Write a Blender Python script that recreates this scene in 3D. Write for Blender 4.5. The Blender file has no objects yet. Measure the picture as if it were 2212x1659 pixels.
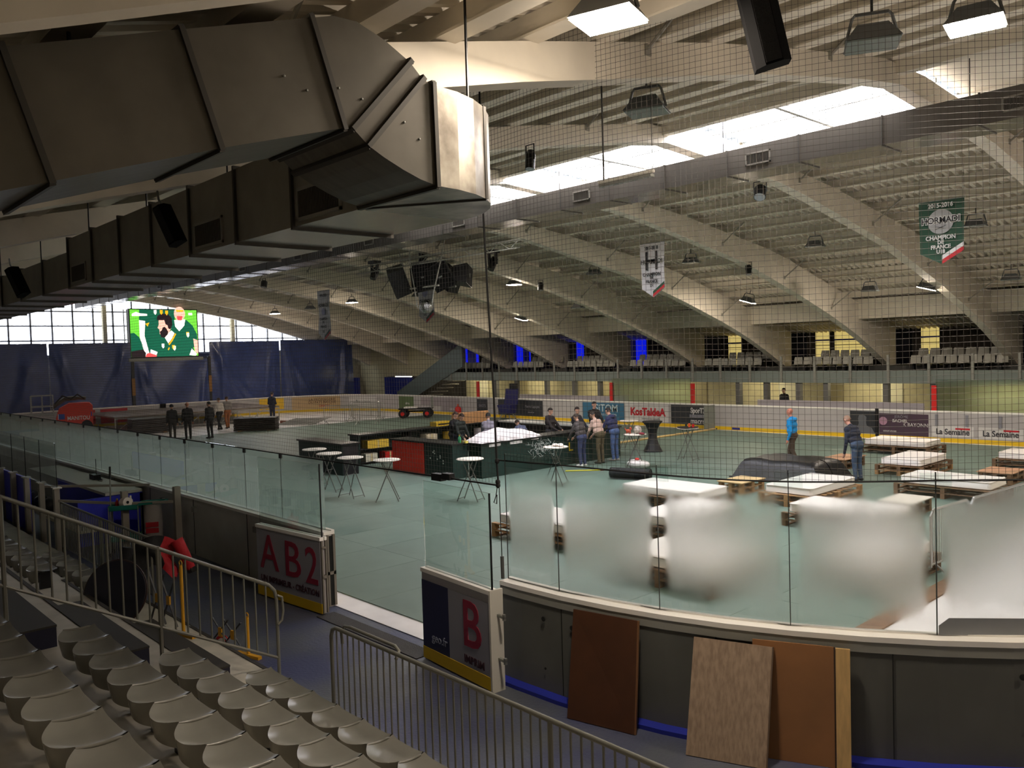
import bpy, bmesh, math, random
import numpy as np
from mathutils import Vector, Matrix
random.seed(7)
scene = bpy.context.scene
COL = scene.collection
PI = math.pi

# ------------------------------------------------------------------ camera
cam_d = bpy.data.cameras.new('camera'); cam = bpy.data.objects.new('camera', cam_d); COL.objects.link(cam)
cam_d.sensor_width = 36.0; cam_d.lens = 1790.0 / 2212.0 * 36.0; cam_d.clip_start = 0.05; cam_d.clip_end = 300
RM = Matrix(((0.679, -0.008, 0.734), (0.733, 0.048, -0.678), (-0.030, 0.999, 0.038)))
cam.matrix_world = Matrix.Translation((0, 0, 3.85)) @ RM.to_quaternion().normalized().to_matrix().to_4x4()
scene.camera = cam
# ------------------------------------------------------------------ view / world
scene.view_settings.view_transform = 'Standard'; scene.view_settings.look = 'None'
scene.view_settings.gamma = 1.0; scene.view_settings.use_curve_mapping = False
scene.view_settings.exposure = 0.8
cy = scene.cycles
cy.use_denoising = True; cy.use_adaptive_sampling = True; cy.adaptive_threshold = 0.07
cy.max_bounces = 6; cy.diffuse_bounces = 3; cy.glossy_bounces = 3; cy.transmission_bounces = 7; cy.transparent_max_bounces = 12
cy.sample_clamp_indirect = 4.0; cy.sample_clamp_direct = 0.0
cy.caustics_reflective = False; cy.caustics_refractive = True; cy.blur_glossy = 0.0
wd = bpy.data.worlds.new('world'); scene.world = wd; wd.use_nodes = True
wd.node_tree.nodes['Background'].inputs[0].default_value = (0.75, 0.86, 1.0, 1); wd.node_tree.nodes['Background'].inputs[1].default_value = 1.0
SKY_PANE = 3.0         # gable glazing
ROOF_PANE = 12.0       # roof light        # daylight through the translucent panes
LAMP = 170.0          # lit floodlights

# ------------------------------------------------------------------ materials
def lin(c):
    return tuple((v/255.0/12.92 if v/255.0 <= 0.04045 else ((v/255.0+0.055)/1.055)**2.4) for v in c)
MATS = {}
def M(name, rgb=(128,128,128), rough=0.6, metal=0.0, var=0.0, scale=4.0, bump=0.0, bscale=60.0, emit=0.0, ecol=None, rgb2=None, coat=0.0, objvar=0.0, stretch=None, spec=0.5):
    if name in MATS: return MATS[name]
    m = bpy.data.materials.new(name); m.use_nodes = True; MATS[name] = m
    nt = m.node_tree; b = nt.nodes['Principled BSDF']
    c = lin(rgb)
    b.inputs['Base Color'].default_value = (*c, 1); b.inputs['Roughness'].default_value = rough; b.inputs['Metallic'].default_value = metal
    b.inputs['Specular IOR Level'].default_value = spec
    if coat: b.inputs['Coat Weight'].default_value = coat
    col = None
    if var or rgb2:
        tc = nt.nodes.new('ShaderNodeTexCoord'); n = nt.nodes.new('ShaderNodeTexNoise'); n.inputs['Scale'].default_value = scale; n.inputs['Detail'].default_value = 5
        if stretch:
            mp = nt.nodes.new('ShaderNodeMapping'); mp.inputs['Scale'].default_value = stretch
            nt.links.new(tc.outputs['Object'], mp.inputs['Vector']); nt.links.new(mp.outputs['Vector'], n.inputs['Vector'])
        else: nt.links.new(tc.outputs['Object'], n.inputs['Vector'])
        r = nt.nodes.new('ShaderNodeValToRGB'); r.color_ramp.elements[0].position = 0.36; r.color_ramp.elements[1].position = 0.66
        if rgb2:
            a, d = c, lin(rgb2)
        else:
            a = tuple(max(0, v*(1-var)) for v in c); d = tuple(min(1, v*(1+var)) for v in c)
        r.color_ramp.elements[0].color = (*a, 1); r.color_ramp.elements[1].color = (*d, 1)
        nt.links.new(n.outputs['Fac'], r.inputs['Fac']); col = r.outputs['Color']
    if objvar:
        oi = nt.nodes.new('ShaderNodeObjectInfo'); h = nt.nodes.new('ShaderNodeHueSaturation')
        mr = nt.nodes.new('ShaderNodeMapRange'); mr.inputs['To Min'].default_value = 1-objvar; mr.inputs['To Max'].default_value = 1+objvar
        nt.links.new(oi.outputs['Random'], mr.inputs['Value']); nt.links.new(mr.outputs['Result'], h.inputs['Value'])
        if col is not None: nt.links.new(col, h.inputs['Color'])
        else: h.inputs['Color'].default_value = (*c, 1)
        col = h.outputs['Color']
    if col is not None: nt.links.new(col, b.inputs['Base Color'])
    if bump:
        tc = nt.nodes.new('ShaderNodeTexCoord'); n = nt.nodes.new('ShaderNodeTexNoise'); n.inputs['Scale'].default_value = bscale; n.inputs['Detail'].default_value = 4
        nt.links.new(tc.outputs['Object'], n.inputs['Vector'])
        bp = nt.nodes.new('ShaderNodeBump'); bp.inputs['Strength'].default_value = bump; bp.inputs['Distance'].default_value = 0.02
        nt.links.new(n.outputs['Fac'], bp.inputs['Height']); nt.links.new(bp.outputs['Normal'], b.inputs['Normal'])
    if emit:
        b.inputs['Emission Color'].default_value = (*lin(ecol or rgb), 1); b.inputs['Emission Strength'].default_value = emit
    return m

def glass_mat(name, tint, fog_lo, fog_hi, rough, edge=0.0, clear=0.0, seed=0.0, milk=0.0):
    """sheet glass; the rink side carries condensation: rough between the two heights, patchy, wiped clear beside the joints"""
    m = bpy.data.materials.new(name); m.use_nodes = True; nt = m.node_tree; N = nt.nodes; L = nt.links
    for n in list(N): N.remove(n)
    out = N.new('ShaderNodeOutputMaterial'); g = N.new('ShaderNodeBsdfGlass'); g.inputs['IOR'].default_value = 1.45
    g.inputs['Color'].default_value = (*lin(tint), 1)
    L.new(g.outputs[0], out.inputs[0])
    if rough <= 0: g.inputs['Roughness'].default_value = 0.0; return m
    tc = N.new('ShaderNodeTexCoord'); sp = N.new('ShaderNodeSeparateXYZ'); L.new(tc.outputs['Generated'], sp.inputs[0])
    oi = N.new('ShaderNodeObjectInfo')
    ns = N.new('ShaderNodeTexNoise'); ns.noise_dimensions = '4D'; ns.inputs['Scale'].default_value = 2.3; ns.inputs['Detail'].default_value = 6; ns.inputs['Roughness'].default_value = 0.62
    L.new(tc.outputs['Object'], ns.inputs['Vector'])
    sd = N.new('ShaderNodeMath'); sd.operation = 'MULTIPLY_ADD'; sd.inputs[1].default_value = 20; sd.inputs[2].default_value = seed; L.new(oi.outputs['Random'], sd.inputs[0]); L.new(sd.outputs[0], ns.inputs['W'])
    def mr(src, a, b, c=0.0, d=1.0, smooth=True):
        n = N.new('ShaderNodeMapRange'); n.interpolation_type = 'SMOOTHSTEP' if smooth else 'LINEAR'
        n.inputs['From Min'].default_value = a; n.inputs['From Max'].default_value = b; n.inputs['To Min'].default_value = c; n.inputs['To Max'].default_value = d
        L.new(src, n.inputs['Value']); return n.outputs['Result']
    def mul(a, b):
        n = N.new('ShaderNodeMath'); n.operation = 'MULTIPLY'; L.new(a, n.inputs[0]); L.new(b, n.inputs[1]); return n.outputs[0]
    wob = N.new('ShaderNodeMath'); wob.operation = 'MULTIPLY_ADD'; wob.inputs[1].default_value = 0.28; wob.inputs[2].default_value = -0.14; L.new(ns.outputs['Fac'], wob.inputs[0])
    zz = N.new('ShaderNodeMath'); zz.operation = 'ADD'; L.new(sp.outputs['Z'], zz.inputs[0]); L.new(wob.outputs[0], zz.inputs[1])
    f = mul(mr(zz.outputs[0], fog_lo[0], fog_lo[1]), mr(zz.outputs[0], fog_hi[0], fog_hi[1], 1.0, 0.0))
    if edge:
        a = N.new('ShaderNodeMath'); a.operation = 'SUBTRACT'; a.inputs[1].default_value = 0.5; L.new(sp.outputs['X'], a.inputs[0])
        ab = N.new('ShaderNodeMath'); ab.operation = 'ABSOLUTE'; L.new(a.outputs[0], ab.inputs[0])
        f = mul(f, mr(ab.outputs[0], 0.5-edge*1.9, 0.5-edge*0.2, 1.0, 0.0))
    r = N.new('ShaderNodeMath'); r.operation = 'MULTIPLY_ADD'; r.inputs[1].default_value = rough; r.inputs[2].default_value = clear
    L.new(f, r.inputs[0]); L.new(r.outputs[0], g.inputs['Roughness'])
    if milk:      # fine droplets also scatter a little light straight through
        tl = N.new('ShaderNodeBsdfTranslucent'); tl.inputs['Color'].default_value = (0.78, 0.88, 0.85, 1); mx = N.new('ShaderNodeMixShader')
        mk = N.new('ShaderNodeMath'); mk.operation = 'MULTIPLY'; mk.inputs[1].default_value = milk; L.new(f, mk.inputs[0]); L.new(mk.outputs[0], mx.inputs[0])
        L.new(g.outputs[0], mx.inputs[1]); L.new(tl.outputs[0], mx.inputs[2]); L.new(mx.outputs[0], out.inputs[0])
    return m

# ------------------------------------------------------------------ mesh building
class MB:
    def __init__(s): s.v = []; s.f = []; s.m = []
    def quad(s, a, b, c, d, m=0):
        i = len(s.v); s.v += [a, b, c, d]; s.f.append((i, i+1, i+2, i+3)); s.m.append(m); return s
    def poly(s, pts, m=0):
        i = len(s.v); s.v += list(pts); s.f.append(tuple(range(i, i+len(pts)))); s.m.append(m); return s
    def hexa(s, p, m=0):
        i = len(s.v); s.v += [tuple(q) for q in p]
        for q in ((0,3,2,1),(4,5,6,7),(0,1,5,4),(1,2,6,5),(2,3,7,6),(3,0,4,7)): s.f.append(tuple(i+k for k in q)); s.m.append(m)
        return s
    def box(s, x0, y0, z0, x1, y1, z1, m=0):
        x0, x1 = min(x0, x1), max(x0, x1); y0, y1 = min(y0, y1), max(y0, y1); z0, z1 = min(z0, z1), max(z0, z1)
        return s.hexa([(x0,y0,z0),(x1,y0,z0),(x1,y1,z0),(x0,y1,z0),(x0,y0,z1),(x1,y0,z1),(x1,y1,z1),(x0,y1,z1)], m)
    def bar(s, a, b, w, h, up=(0,0,1), m=0):
        a, b, up = Vector(a), Vector(b), Vector(up); d = (b-a).normalized(); x = d.cross(up)
        if x.length < 1e-4: x = d.cross(Vector((1,0,0)))
        x.normalize(); y = x.cross(d).normalized(); x *= w/2; y *= h/2
        return s.hexa([a-x-y, a+x-y, a+x+y, a-x+y, b-x-y, b+x-y, b+x+y, b-x+y], m)
    def tube(s, pts, r, n=8, m=0, caps=True, closed=False):
        pts = [Vector(p) for p in pts]; rs = r if isinstance(r, (list, tuple)) else [r]*len(pts)
        base = len(s.v); k = len(pts); prev = None
        for i, p in enumerate(pts):
            if closed: d = (pts[(i+1) % k]-pts[i-1])
            else: d = (pts[min(i+1, k-1)]-pts[max(i-1, 0)])
            d.normalize()
            if prev is None:
                x = d.cross(Vector((0,0,1)))
                if x.length < 1e-3: x = d.cross(Vector((1,0,0)))
            else:
                x = prev - d*prev.dot(d)
                if x.length < 1e-4: x = d.cross(Vector((1,0,0)))
            x.normalize(); prev = x; y = d.cross(x)
            for j in range(n):
                a = 2*PI*j/n; q = p + (x*math.cos(a)+y*math.sin(a))*rs[i]; s.v.append((q.x, q.y, q.z))
        for i in range(k if closed else k-1):
            for j in range(n):
                i2 = (i+1) % k
                s.f.append((base+i*n+j, base+i*n+(j+1) % n, base+i2*n+(j+1) % n, base+i2*n+j)); s.m.append(m)
        if caps and not closed:
            s.f.append(tuple(base+j for j in reversed(range(n)))); s.m.append(m)
            s.f.append(tuple(base+(k-1)*n+j for j in range(n))); s.m.append(m)
        return s
    def lathe(s, prof, c=(0,0,0), n=20, m=0, sx=1, sy=1):
        base = len(s.v)
        for r, z in prof:
            for j in range(n):
                a = 2*PI*j/n; s.v.append((c[0]+r*sx*math.cos(a), c[1]+r*sy*math.sin(a), c[2]+z))
        for i in range(len(prof)-1):
            for j in range(n):
                s.f.append((base+i*n+j, base+i*n+(j+1) % n, base+(i+1)*n+(j+1) % n, base+(i+1)*n+j)); s.m.append(m)
        s.f.append(tuple(base+j for j in reversed(range(n)))); s.m.append(m)
        s.f.append(tuple(base+(len(prof)-1)*n+j for j in range(n))); s.m.append(m)
        return s
    def ell(s, c, r, n=12, k=8, m=0):
        return s.lathe([(max(1e-4, math.sin(PI*i/k)), -math.cos(PI*i/k)*r[2]) for i in range(k+1)], c, n, m, r[0], r[1])
    def prism(s, poly, axis, a, b, m=0):
        """poly: 2D outline; axis 'x': (y,z), 'y': (x,z), 'z': (x,y)"""
        def P(q, t): return {'x': (t, q[0], q[1]), 'y': (q[0], t, q[1]), 'z': (q[0], q[1], t)}[axis]
        n = len(poly); i = len(s.v); s.v += [P(q, a) for q in poly] + [P(q, b) for q in poly]
        s.f.append(tuple(range(i, i+n))); s.m.append(m); s.f.append(tuple(range(i+2*n-1, i+n-1, -1))); s.m.append(m)
        for j in range(n): s.f.append((i+(j+1) % n, i+j, i+n+j, i+n+(j+1) % n)); s.m.append(m)
        return s
    def grid(s, pts, m=0):
        nr, nc = len(pts), len(pts[0]); i = len(s.v)
        for row in pts: s.v += [tuple(p) for p in row]
        for a in range(nr-1):
            for b in range(nc-1): s.f.append((i+a*nc+b, i+a*nc+b+1, i+(a+1)*nc+b+1, i+(a+1)*nc+b)); s.m.append(m)
        return s

def mesh(name, mb, mats, smooth=None, fixn=True):
    me = bpy.data.meshes.new(name); me.from_pydata(mb.v, [], mb.f)
    for mt in (mats if isinstance(mats, (list, tuple)) else [mats]): me.materials.append(mt)
    me.polygons.foreach_set('material_index', mb.m)
    if fixn:
        bm = bmesh.new(); bm.from_mesh(me); bmesh.ops.recalc_face_normals(bm, faces=bm.faces); bm.to_mesh(me); bm.free()
    if smooth is not None:
        me.polygons.foreach_set('use_smooth', [True]*len(me.polygons)); me.set_sharp_from_angle(angle=math.radians(smooth))
    me.update(); return me
def obj(name, mb, mats, parent=None, smooth=None, loc=None, rot=None, fixn=True):
    o = bpy.data.objects.new(name, mesh(name, mb, mats, smooth, fixn) if isinstance(mb, MB) else mb); COL.objects.link(o)
    if parent is not None: o.parent = parent
    if loc is not None: o.location = loc
    if rot is not None: o.rotation_euler = rot
    return o
def inst(name, me, parent=None, loc=(0,0,0), rot=(0,0,0), scale=None):
    o = bpy.data.objects.new(name, me); COL.objects.link(o); o.parent = parent; o.location = loc; o.rotation_euler = rot
    if scale: o.scale = scale
    return o
def tag(o, label, cat, group=None):
    o['label'] = label; o['category'] = cat
    if group: o['group'] = group
    return o
def thing(name, label, cat, loc=(0,0,0), rotz=0.0, group=None):
    o = bpy.data.objects.new(name, None); COL.objects.link(o); o.location = loc; o.rotation_euler = (0, 0, rotz); o.empty_display_size = 0.1
    return tag(o, label, cat, group)
def struct(o): o['kind'] = 'structure'; return o
def dup(root, loc, rotz, label, group=None):
    def cp(o, par):
        c = o.copy(); COL.objects.link(c); c.parent = par
        for ch in o.children: cp(ch, c)
        return c
    r = cp(root, None); r.location = loc; r.rotation_euler = (0, 0, rotz); r['label'] = label
    if group: r['group'] = group
    return r
def text(body, size, loc, mat, parent, rot=(PI/2, 0, 0), sx=1.0, name='lettering', ext=0.003, align='CENTER', bold=0.0, shear=0.0):
    cu = bpy.data.curves.new(name, 'FONT'); cu.body = body; cu.size = size; cu.extrude = ext; cu.align_x = align; cu.align_y = 'CENTER'; cu.offset = bold; cu.shear = shear; cu.resolution_u = 3
    t = bpy.data.objects.new('tmp', cu); COL.objects.link(t); bpy.context.view_layer.update()
    me = bpy.data.meshes.new_from_object(t.evaluated_get(bpy.context.evaluated_depsgraph_get())); bpy.data.objects.remove(t); bpy.data.curves.remove(cu)
    me.name = name; me.materials.clear(); me.materials.append(mat)
    o = bpy.data.objects.new(name, me); COL.objects.link(o); o.parent = parent; o.location = loc; o.rotation_euler = rot; o.scale = (sx, 1, 1)
    return o
ORD = ['first','second','third','fourth','fifth','sixth','seventh','eighth','ninth','tenth','eleventh','twelfth','thirteenth','fourteenth','fifteenth','sixteenth']
NUM = ['zero','one','two','three','four','five','six','seven','eight','nine','ten']

# shared materials
WHITE_PAINT = M('white_painted_timber', (230,221,204), 0.65, var=0.06, scale=2)
DECK = M('pale_roof_sheet', (228,219,202), 0.55, var=0.05, scale=1.5)
GALV = M('galvanised_duct', (96,92,83), 0.42, 0.45, var=0.12, scale=3, stretch=(6,1,1))
GALV_DARK = M('duct_flange', (70,68,64), 0.5, 0.6)
STEEL = M('grey_painted_steel', (135,137,132), 0.45, 0.3)
TUBE = M('grey_barrier_paint', (112,111,102), 0.4, 0.15)
BLACK = M('black_plastic', (14,14,16), 0.5)
BLACK2 = M('black_metal', (22,22,24), 0.4, 0.4)
BOARD_W = M('white_board_plastic', (176,172,172), 0.4, var=0.04, scale=1.2)
BOARD_O = M('grey_board_back', (94,95,89), 0.7, var=0.10, scale=1.5)
CAPW = M('white_cap_rail', (245,242,235), 0.35)
YEL = M('yellow_kick_plate', (214,178,22), 0.45)
RED = M('red_paint', (196,28,24), 0.5)
NAVY = M('navy_step', (16,19,46), 0.6, var=0.2, scale=8)
ICE = M('white_ice', (240,238,240), 0.30, var=0.05, scale=2.0)
CONC = M('concrete', (120,116,106), 0.8, var=0.12, scale=2)
WALLP = M('cream_wall', (206,196,160), 0.7, var=0.05)
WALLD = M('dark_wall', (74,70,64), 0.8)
# ================================================================== SETTING
UY = [-8.6,-1,2,5,6.5,9.5,12.7,14.3,18.6,20.3,25.3,29,32,34.5,36.5]
UZ = [1.7,4.6,5.5,6.3,6.62,7.3,7.88,8.1,7.85,7.6,6.7,5.7,4.8,3.9,3.0]
TY = [-8.6,-1,2,5,9.5,14.3,21,27.6,31,34.5,38,41.5]
TZ = [3.0,5.15,5.95,6.68,7.68,8.5,8.1,7.15,6.25,5.35,4.3,3.6]
U = lambda y: float(np.interp(y, UY, UZ))
T = lambda y: float(np.interp(y, TY, TZ))
ARCH_X = [-0.7, -5.9] + [-10.64-5*k for k in range(10)]

def deck(y0, y1, x0=-57.6, x1=6.0):
    mb = MB(); ys = list(np.arange(y0, y1, 1.4)) + [y1]; xs = []; x = x0; k = 0
    while x < x1: xs += [(x, 0.0), (x+0.08, 0.0), (x+0.115, 0.10), (x+0.195, 0.10)]; x += 0.23
    mb.grid([[(a, y, T(y)+0.25+h) for a, h in xs] for y in ys]); return mb
ceiling = struct(obj('ceiling', deck(-8.6, 14.2), DECK, fixn=False))
obj('roof_sheet', deck(17.5, 41.4), DECK, ceiling, fixn=False)
mb = MB(); mb.hexa([(-5.9,14.2,T(14.2)+.25),(6,14.2,T(14.2)+.25),(6,17.5,T(17.5)+.25),(-5.9,17.5,T(17.5)+.25),(-5.9,14.2,T(14.2)+.3),(6,14.2,T(14.2)+.3),(6,17.5,T(17.5)+.3),(-5.9,17.5,T(17.5)+.3)])
obj('roof_sheet', mb, DECK, ceiling)
mb = MB(); mb.hexa([(-57.6,14.2,T(14.2)+.25),(-20.6,14.2,T(14.2)+.25),(-20.6,17.5,T(17.5)+.25),(-57.6,17.5,T(17.5)+.25),(-57.6,14.2,T(14.2)+.3),(-20.6,14.2,T(14.2)+.3),(-20.6,17.5,T(17.5)+.3),(-57.6,17.5,T(17.5)+.3)])
obj('roof_sheet', mb, DECK, ceiling)
# arches, one mesh each, all sharing one outline
ol = [(y, U(y)) for y in np.linspace(-7.5, 14.3, 16)] + [(y, U(y)) for y in np.linspace(15.2, 36.5, 18)] + [(37.6, 2.5), (37.6, T(37.6))] + [(y, T(y)) for y in np.linspace(36.5, -7.5, 28)]
arch_me = mesh('roof_arch', MB().prism(ol, 'x', -0.15, 0.15), WHITE_PAINT)
brace_b = MB(); brace_b.tube([(0,0,0),(0.85,0.0,0.62)], 0.022, 6); brace_b.box(-0.02,-0.05,-0.06,0.02,0.05,0.06)
brace_me = mesh('knee_brace', brace_b, M('brace_paint', (150,145,132), 0.5))
for i, x in enumerate(ARCH_X):
    a = inst('roof_arch', arch_me, ceiling, (x, 0, 0))
    if x > -1: continue
    for y in (3.0, 7.5, 11.8, 19.8, 24.0, 28.0, 31.6):
        inst('knee_brace', brace_me, a, (0.15, y, U(y)+0.30), (0, 0, 0))
# purlins
for y in list(np.arange(-6.8, 14.2, 1.04)) + list(np.arange(18.0, 33.6, 1.27)):
    z = T(y); mb = MB().box(-57.4, y-0.03, z+0.02, 5.8, y+0.03, z+0.245); mb.box(-57.4, y-0.11, z+0.0, 5.8, y+0.11, z+0.025)
    obj('purlin', mb, WHITE_PAINT, ceiling)
for y in (14.2, 17.55): obj('ridge_purlin', MB().box(-57.4, y-0.09, T(y)-0.25, 5.8, y+0.09, T(y)+0.26), WHITE_PAINT, ceiling)
obj('eave_beam', MB().box(-57.4, 34.0, 4.8, 5.8, 34.25, 5.62), WHITE_PAINT, ceiling)
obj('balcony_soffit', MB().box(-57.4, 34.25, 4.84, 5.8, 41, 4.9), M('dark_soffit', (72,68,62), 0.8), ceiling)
# skylight between the arches
RPANE = M('roof_light_pane', (235,240,250), 0.6, emit=ROOF_PANE, ecol=(245,243,250))
PANE = M('translucent_pane', (235,240,250), 0.6, emit=SKY_PANE, ecol=(238,243,255))
sky = struct(obj('window_2', MB().box(-20.6, 16.2, T(16.2)+0.16, -5.9, 16.26, T(16.2)+0.24), STEEL))
for i in range(1, 4):
    xa, xb = ARCH_X[i+1]+0.12, ARCH_X[i]-0.12; xm = (xa+xb)/2
    for p, q in ((xa, xm-0.03), (xm+0.03, xb)):
        za, zb = T(14.26)+0.27, T(17.46)+0.27
        obj('pane', MB().hexa([(p,14.26,za),(q,14.26,za),(q,17.46,zb),(p,17.46,zb),(p,14.26,za+.02),(q,14.26,za+.02),(q,17.46,zb+.02),(p,17.46,zb+.02)]), RPANE, sky)
    obj('glazing_bar', MB().box(xm-0.04, 14.26, T(16)-0.02, xm+0.04, 17.46, T(16)+0.1), STEEL, sky)
for yy in (15.0, 15.22): obj('glazing_bar', MB().box(-20.6, yy-.02, T(yy)+.10, -5.9, yy+.02, T(yy)+.15), STEEL, sky)
for x, y in ():
    obj('pane', MB().box(x-0.16, y-0.12, T(y)+0.235, x+0.16, y+0.12, T(y)+0.246), M('small_roof_pane', (235,240,250), 0.6, emit=1.6, ecol=(238,243,255)), sky)
# far gable: glazed wall
wall_end = struct(obj('wall_end', MB().box(-58.0, -8.6, 0, -57.7, 41.4, 4.45), M('beige_wall', (172,164,140), 0.75, var=0.05)))
gable = struct(obj('window_1', MB().box(-57.75, 2.0, 4.40, -57.45, 36.0, 4.52), STEEL))
BAR = M('mullion_paint', (120,122,126), 0.5, 0.3)
for j in range(28):
    y = 2.2+j*1.2
    obj('mullion', MB().box(-57.66, y-0.045, 4.5, -57.54, y+0.045, min(8.6, T(y)+0.2)), BAR, gable)
    for r in range(5):
        z0 = 4.54+r*0.92
        if j < 27 and z0 < min(T(y), T(y+1.2))+0.1:
            obj('pane', MB().box(-57.70, y+0.05, z0, -57.68, y+1.15, min(z0+0.86, T(y+.6)+0.3)), PANE, gable)
for r in range(1, 5): obj('transom', MB().box(-57.66, 2.2, 4.5+r*0.92-0.035, -57.54, 34.6, 4.5+r*0.92+0.045), BAR, gable)
obj('gable_strip', MB().prism([(-8.6,4.4),(2.0,4.4),(2.0,T(2)+.3),(-8.6,T(-8.6)+.3)], 'x', -57.9, -57.6), WHITE_PAINT, wall_end)
for y in (9.6, 17.2, 25.8): obj('gable_post', MB().box(-57.5, y-0.12, 0, -57.2, y+0.12, 8.2), M('yellowed_post', (196,186,150), 0.6), wall_end)
struct(obj('wall_near', MB().box(-58, -8.9, 0, 6.2, -8.6, 3.6), M('near_wall_paint', (200,192,176), 0.8)))
struct(obj('wall_right', MB().prism([(-8.7,0),(41.4,0)]+[(y, T(y)+.3) for y in np.linspace(41.4,-8.7,20)], 'x', 6.0, 6.3), M('pale_right_wall', (206,198,182), 0.8)))  # even pale paint on the unseen end wall, lightened for bounce
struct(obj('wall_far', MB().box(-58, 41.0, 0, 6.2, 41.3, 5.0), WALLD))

# ---- floors
WALK = M('blue_rubber_walkway', (84,88,96), 0.42, rgb2=(64,69,102), scale=0.9, bump=0.25, bscale=25)
floor = struct(obj('floor', MB().box(-58, -8.9, -0.3, 6.3, 41.3, 0.0), WALK))
def rink_outline(inset=0.0, n=14):
    x0, x1, y0, y1, r = -55.0+inset, 0.1-inset, 6.52+inset, 32.8-inset, 7.0-inset; pts = []
    for cx, cy_, a0 in ((x1-r, y0+r, -PI/2), (x1-r, y1-r, 0), (x0+r, y1-r, PI/2), (x0+r, y0+r, PI)):
        for k in range(n+1): a = a0+PI/2*k/n; pts.append((cx+r*math.cos(a), cy_+r*math.sin(a)))
    return pts
obj('ice', MB().prism(rink_outline(0.02), 'z', 0.001, 0.012), ICE, floor)
PANEL = M('green_grey_floor_panel', (103,122,112), 0.50, var=0.07, scale=1.2, objvar=0.07, bump=0.05, bscale=12)
pm = mesh('floor_panel', MB().box(0.003, 0.003, 0.0, 1.497, 2.117, 0.018), PANEL)
inn = rink_outline(0.12)
for i in range(25):
    for j in range(12):
        x, y = -42.5+i*1.5, 6.95+j*2.12
        if x+1.5 > -6.9 and y < 8.0 and x > -6.6: continue
        inst('floor_panel', pm, floor, (x, y, 0.012))
obj('floor_edge_board', MB().box(-5.0, 8.6, 0.012, -4.72, 32.0, 0.035), M('brown_plywood', (120,92,66), 0.7, var=0.15, scale=5), floor)
obj('threshold_grate', MB().box(-11.0, 6.06, 0.0, -8.5, 6.36, 0.012), M('dark_grate', (60,58,58), 0.6, 0.4, bump=0.8, bscale=90), floor)

# ---- near stand, stepped treads
TREAD = M('grey_painted_concrete', (176,170,156), 0.6, var=0.12, scale=3)
treads = [(3.35,4.34,0.22),(2.49,3.35,0.66),(1.63,2.49,1.11),(0.77,1.63,1.54),(-0.09,0.77,1.98),(-0.95,-0.09,2.42),(-1.9,-0.95,2.86)]
mb = MB()
for y0, y1, z in treads: mb.box(-46, y0, 0, 5.9, y1, z)
stand = struct(obj('floor_stand', mb, TREAD))
for y0, y1, z in treads[:5]: obj('tread_nosing', MB().box(-13.6, y1-0.045, z, -8.3, y1+0.004, z+0.008), M('dark_nosing', (48,44,40), 0.7), stand)

# ---- rink boards
def path_wall(pts, z0, z1, t0, t1, mb=None, m=0):
    """vertical band following pts; t0/t1 are offsets to the left of the walking direction"""
    mb = mb or MB(); n = len(pts); L = []
    for i in range(n):
        a, b = Vector(pts[max(i-1, 0)]), Vector(pts[min(i+1, n-1)]); d = (b-a).normalized(); nl = Vector((-d.y, d.x)); p = Vector(pts[i]); L.append((p+nl*t0, p+nl*t1))
    for i in range(n-1):
        (a, b), (c, d) = L[i], L[i+1]
        mb.hexa([(a.x,a.y,z0),(c.x,c.y,z0),(d.x,d.y,z0),(b.x,b.y,z0),(a.x,a.y,z1),(c.x,c.y,z1),(d.x,d.y,z1),(b.x,b.y,z1)], m)
    return mb
ro = rink_outline(0.0, 18)
ARC1 = [(-7.25, 6.52)] + ro[0:19] + [(0.1, 20.0)]      # near right corner, walking +x
FAR = [(0.1, 19.0)] + ro[19:38] + [(-30, 32.8), (-45, 32.8)] + ro[38:57] + [(-55, 19.6)]
NEARL = [(-55, 20.0)] + ro[57:76] + [(-30, 6.52), (-11.3, 6.52)]
def boards(name, pts, inner, outer):
    w = struct(obj(name, path_wall(pts, 0.0, 1.12, 0.0, 0.06), inner, fixn=True))
    obj('back_panel', path_wall(pts, 0.0, 1.12, -0.10, 0.0), outer, w)
    obj('cap_rail', path_wall(pts, 1.12, 1.17, -0.12, 0.07), CAPW, w)
    obj('cap_lip', path_wall(pts, 1.17, 1.185, 0.015, 0.07), CAPW, w)
    obj('kick_plate', path_wall(pts, 0.0, 0.17, 0.06, 0.075), YEL, w)
    return w
wall_corner = boards('wall_rink_corner', ARC1, BOARD_W, BOARD_O)
wall_rfar = boards('wall_rink_far', FAR, BOARD_W, BOARD_O)
wall_rnear = boards('wall_rink_near', NEARL, BOARD_W, M('dark_board_back', (196,192,186), 0.7, var=0.08, scale=1.5))
struct(obj('baseboard_corner', path_wall(ARC1, 0.0, 0.045, -0.24, -0.10), M('blue_skirting', (36,46,150), 0.5)))
obj('top_rail_back', path_wall(ARC1, 1.02, 1.12, -0.112, -0.10), M('grey_lip', (150,150,142), 0.6), wall_corner)
HOLE = M('dark_hole', (22,24,22), 0.9)
def arc_pt(s):
    """point on the near right corner at arc length s past its start (-7, 6.52)"""
    a = -PI/2+s/7.0; return Vector((-6.9+7.0*math.cos(a), 13.52+7.0*math.sin(a))), Vector((-math.sin(a), math.cos(a)))
for s, z in ((0.35,.86),(0.75,.84),(2.15,.83),(2.6,.82),(4.95,.86),(5.3,.86),(0.36,.30),(2.2,.3),(5.0,.42),(5.1,.42)):
    p, tng = arc_pt(s); q = p-Vector((-tng.y, tng.x))*0.112
    r_ = 0.028 if z > 0.7 else 0.014
    o = obj('bolt_hole', MB().lathe([(r_, 0), (r_, 0.006)], n=12), HOLE, wall_corner, loc=(q.x, q.y, z), rot=(PI/2, 0, math.atan2(tng.y, tng.x)))
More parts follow.
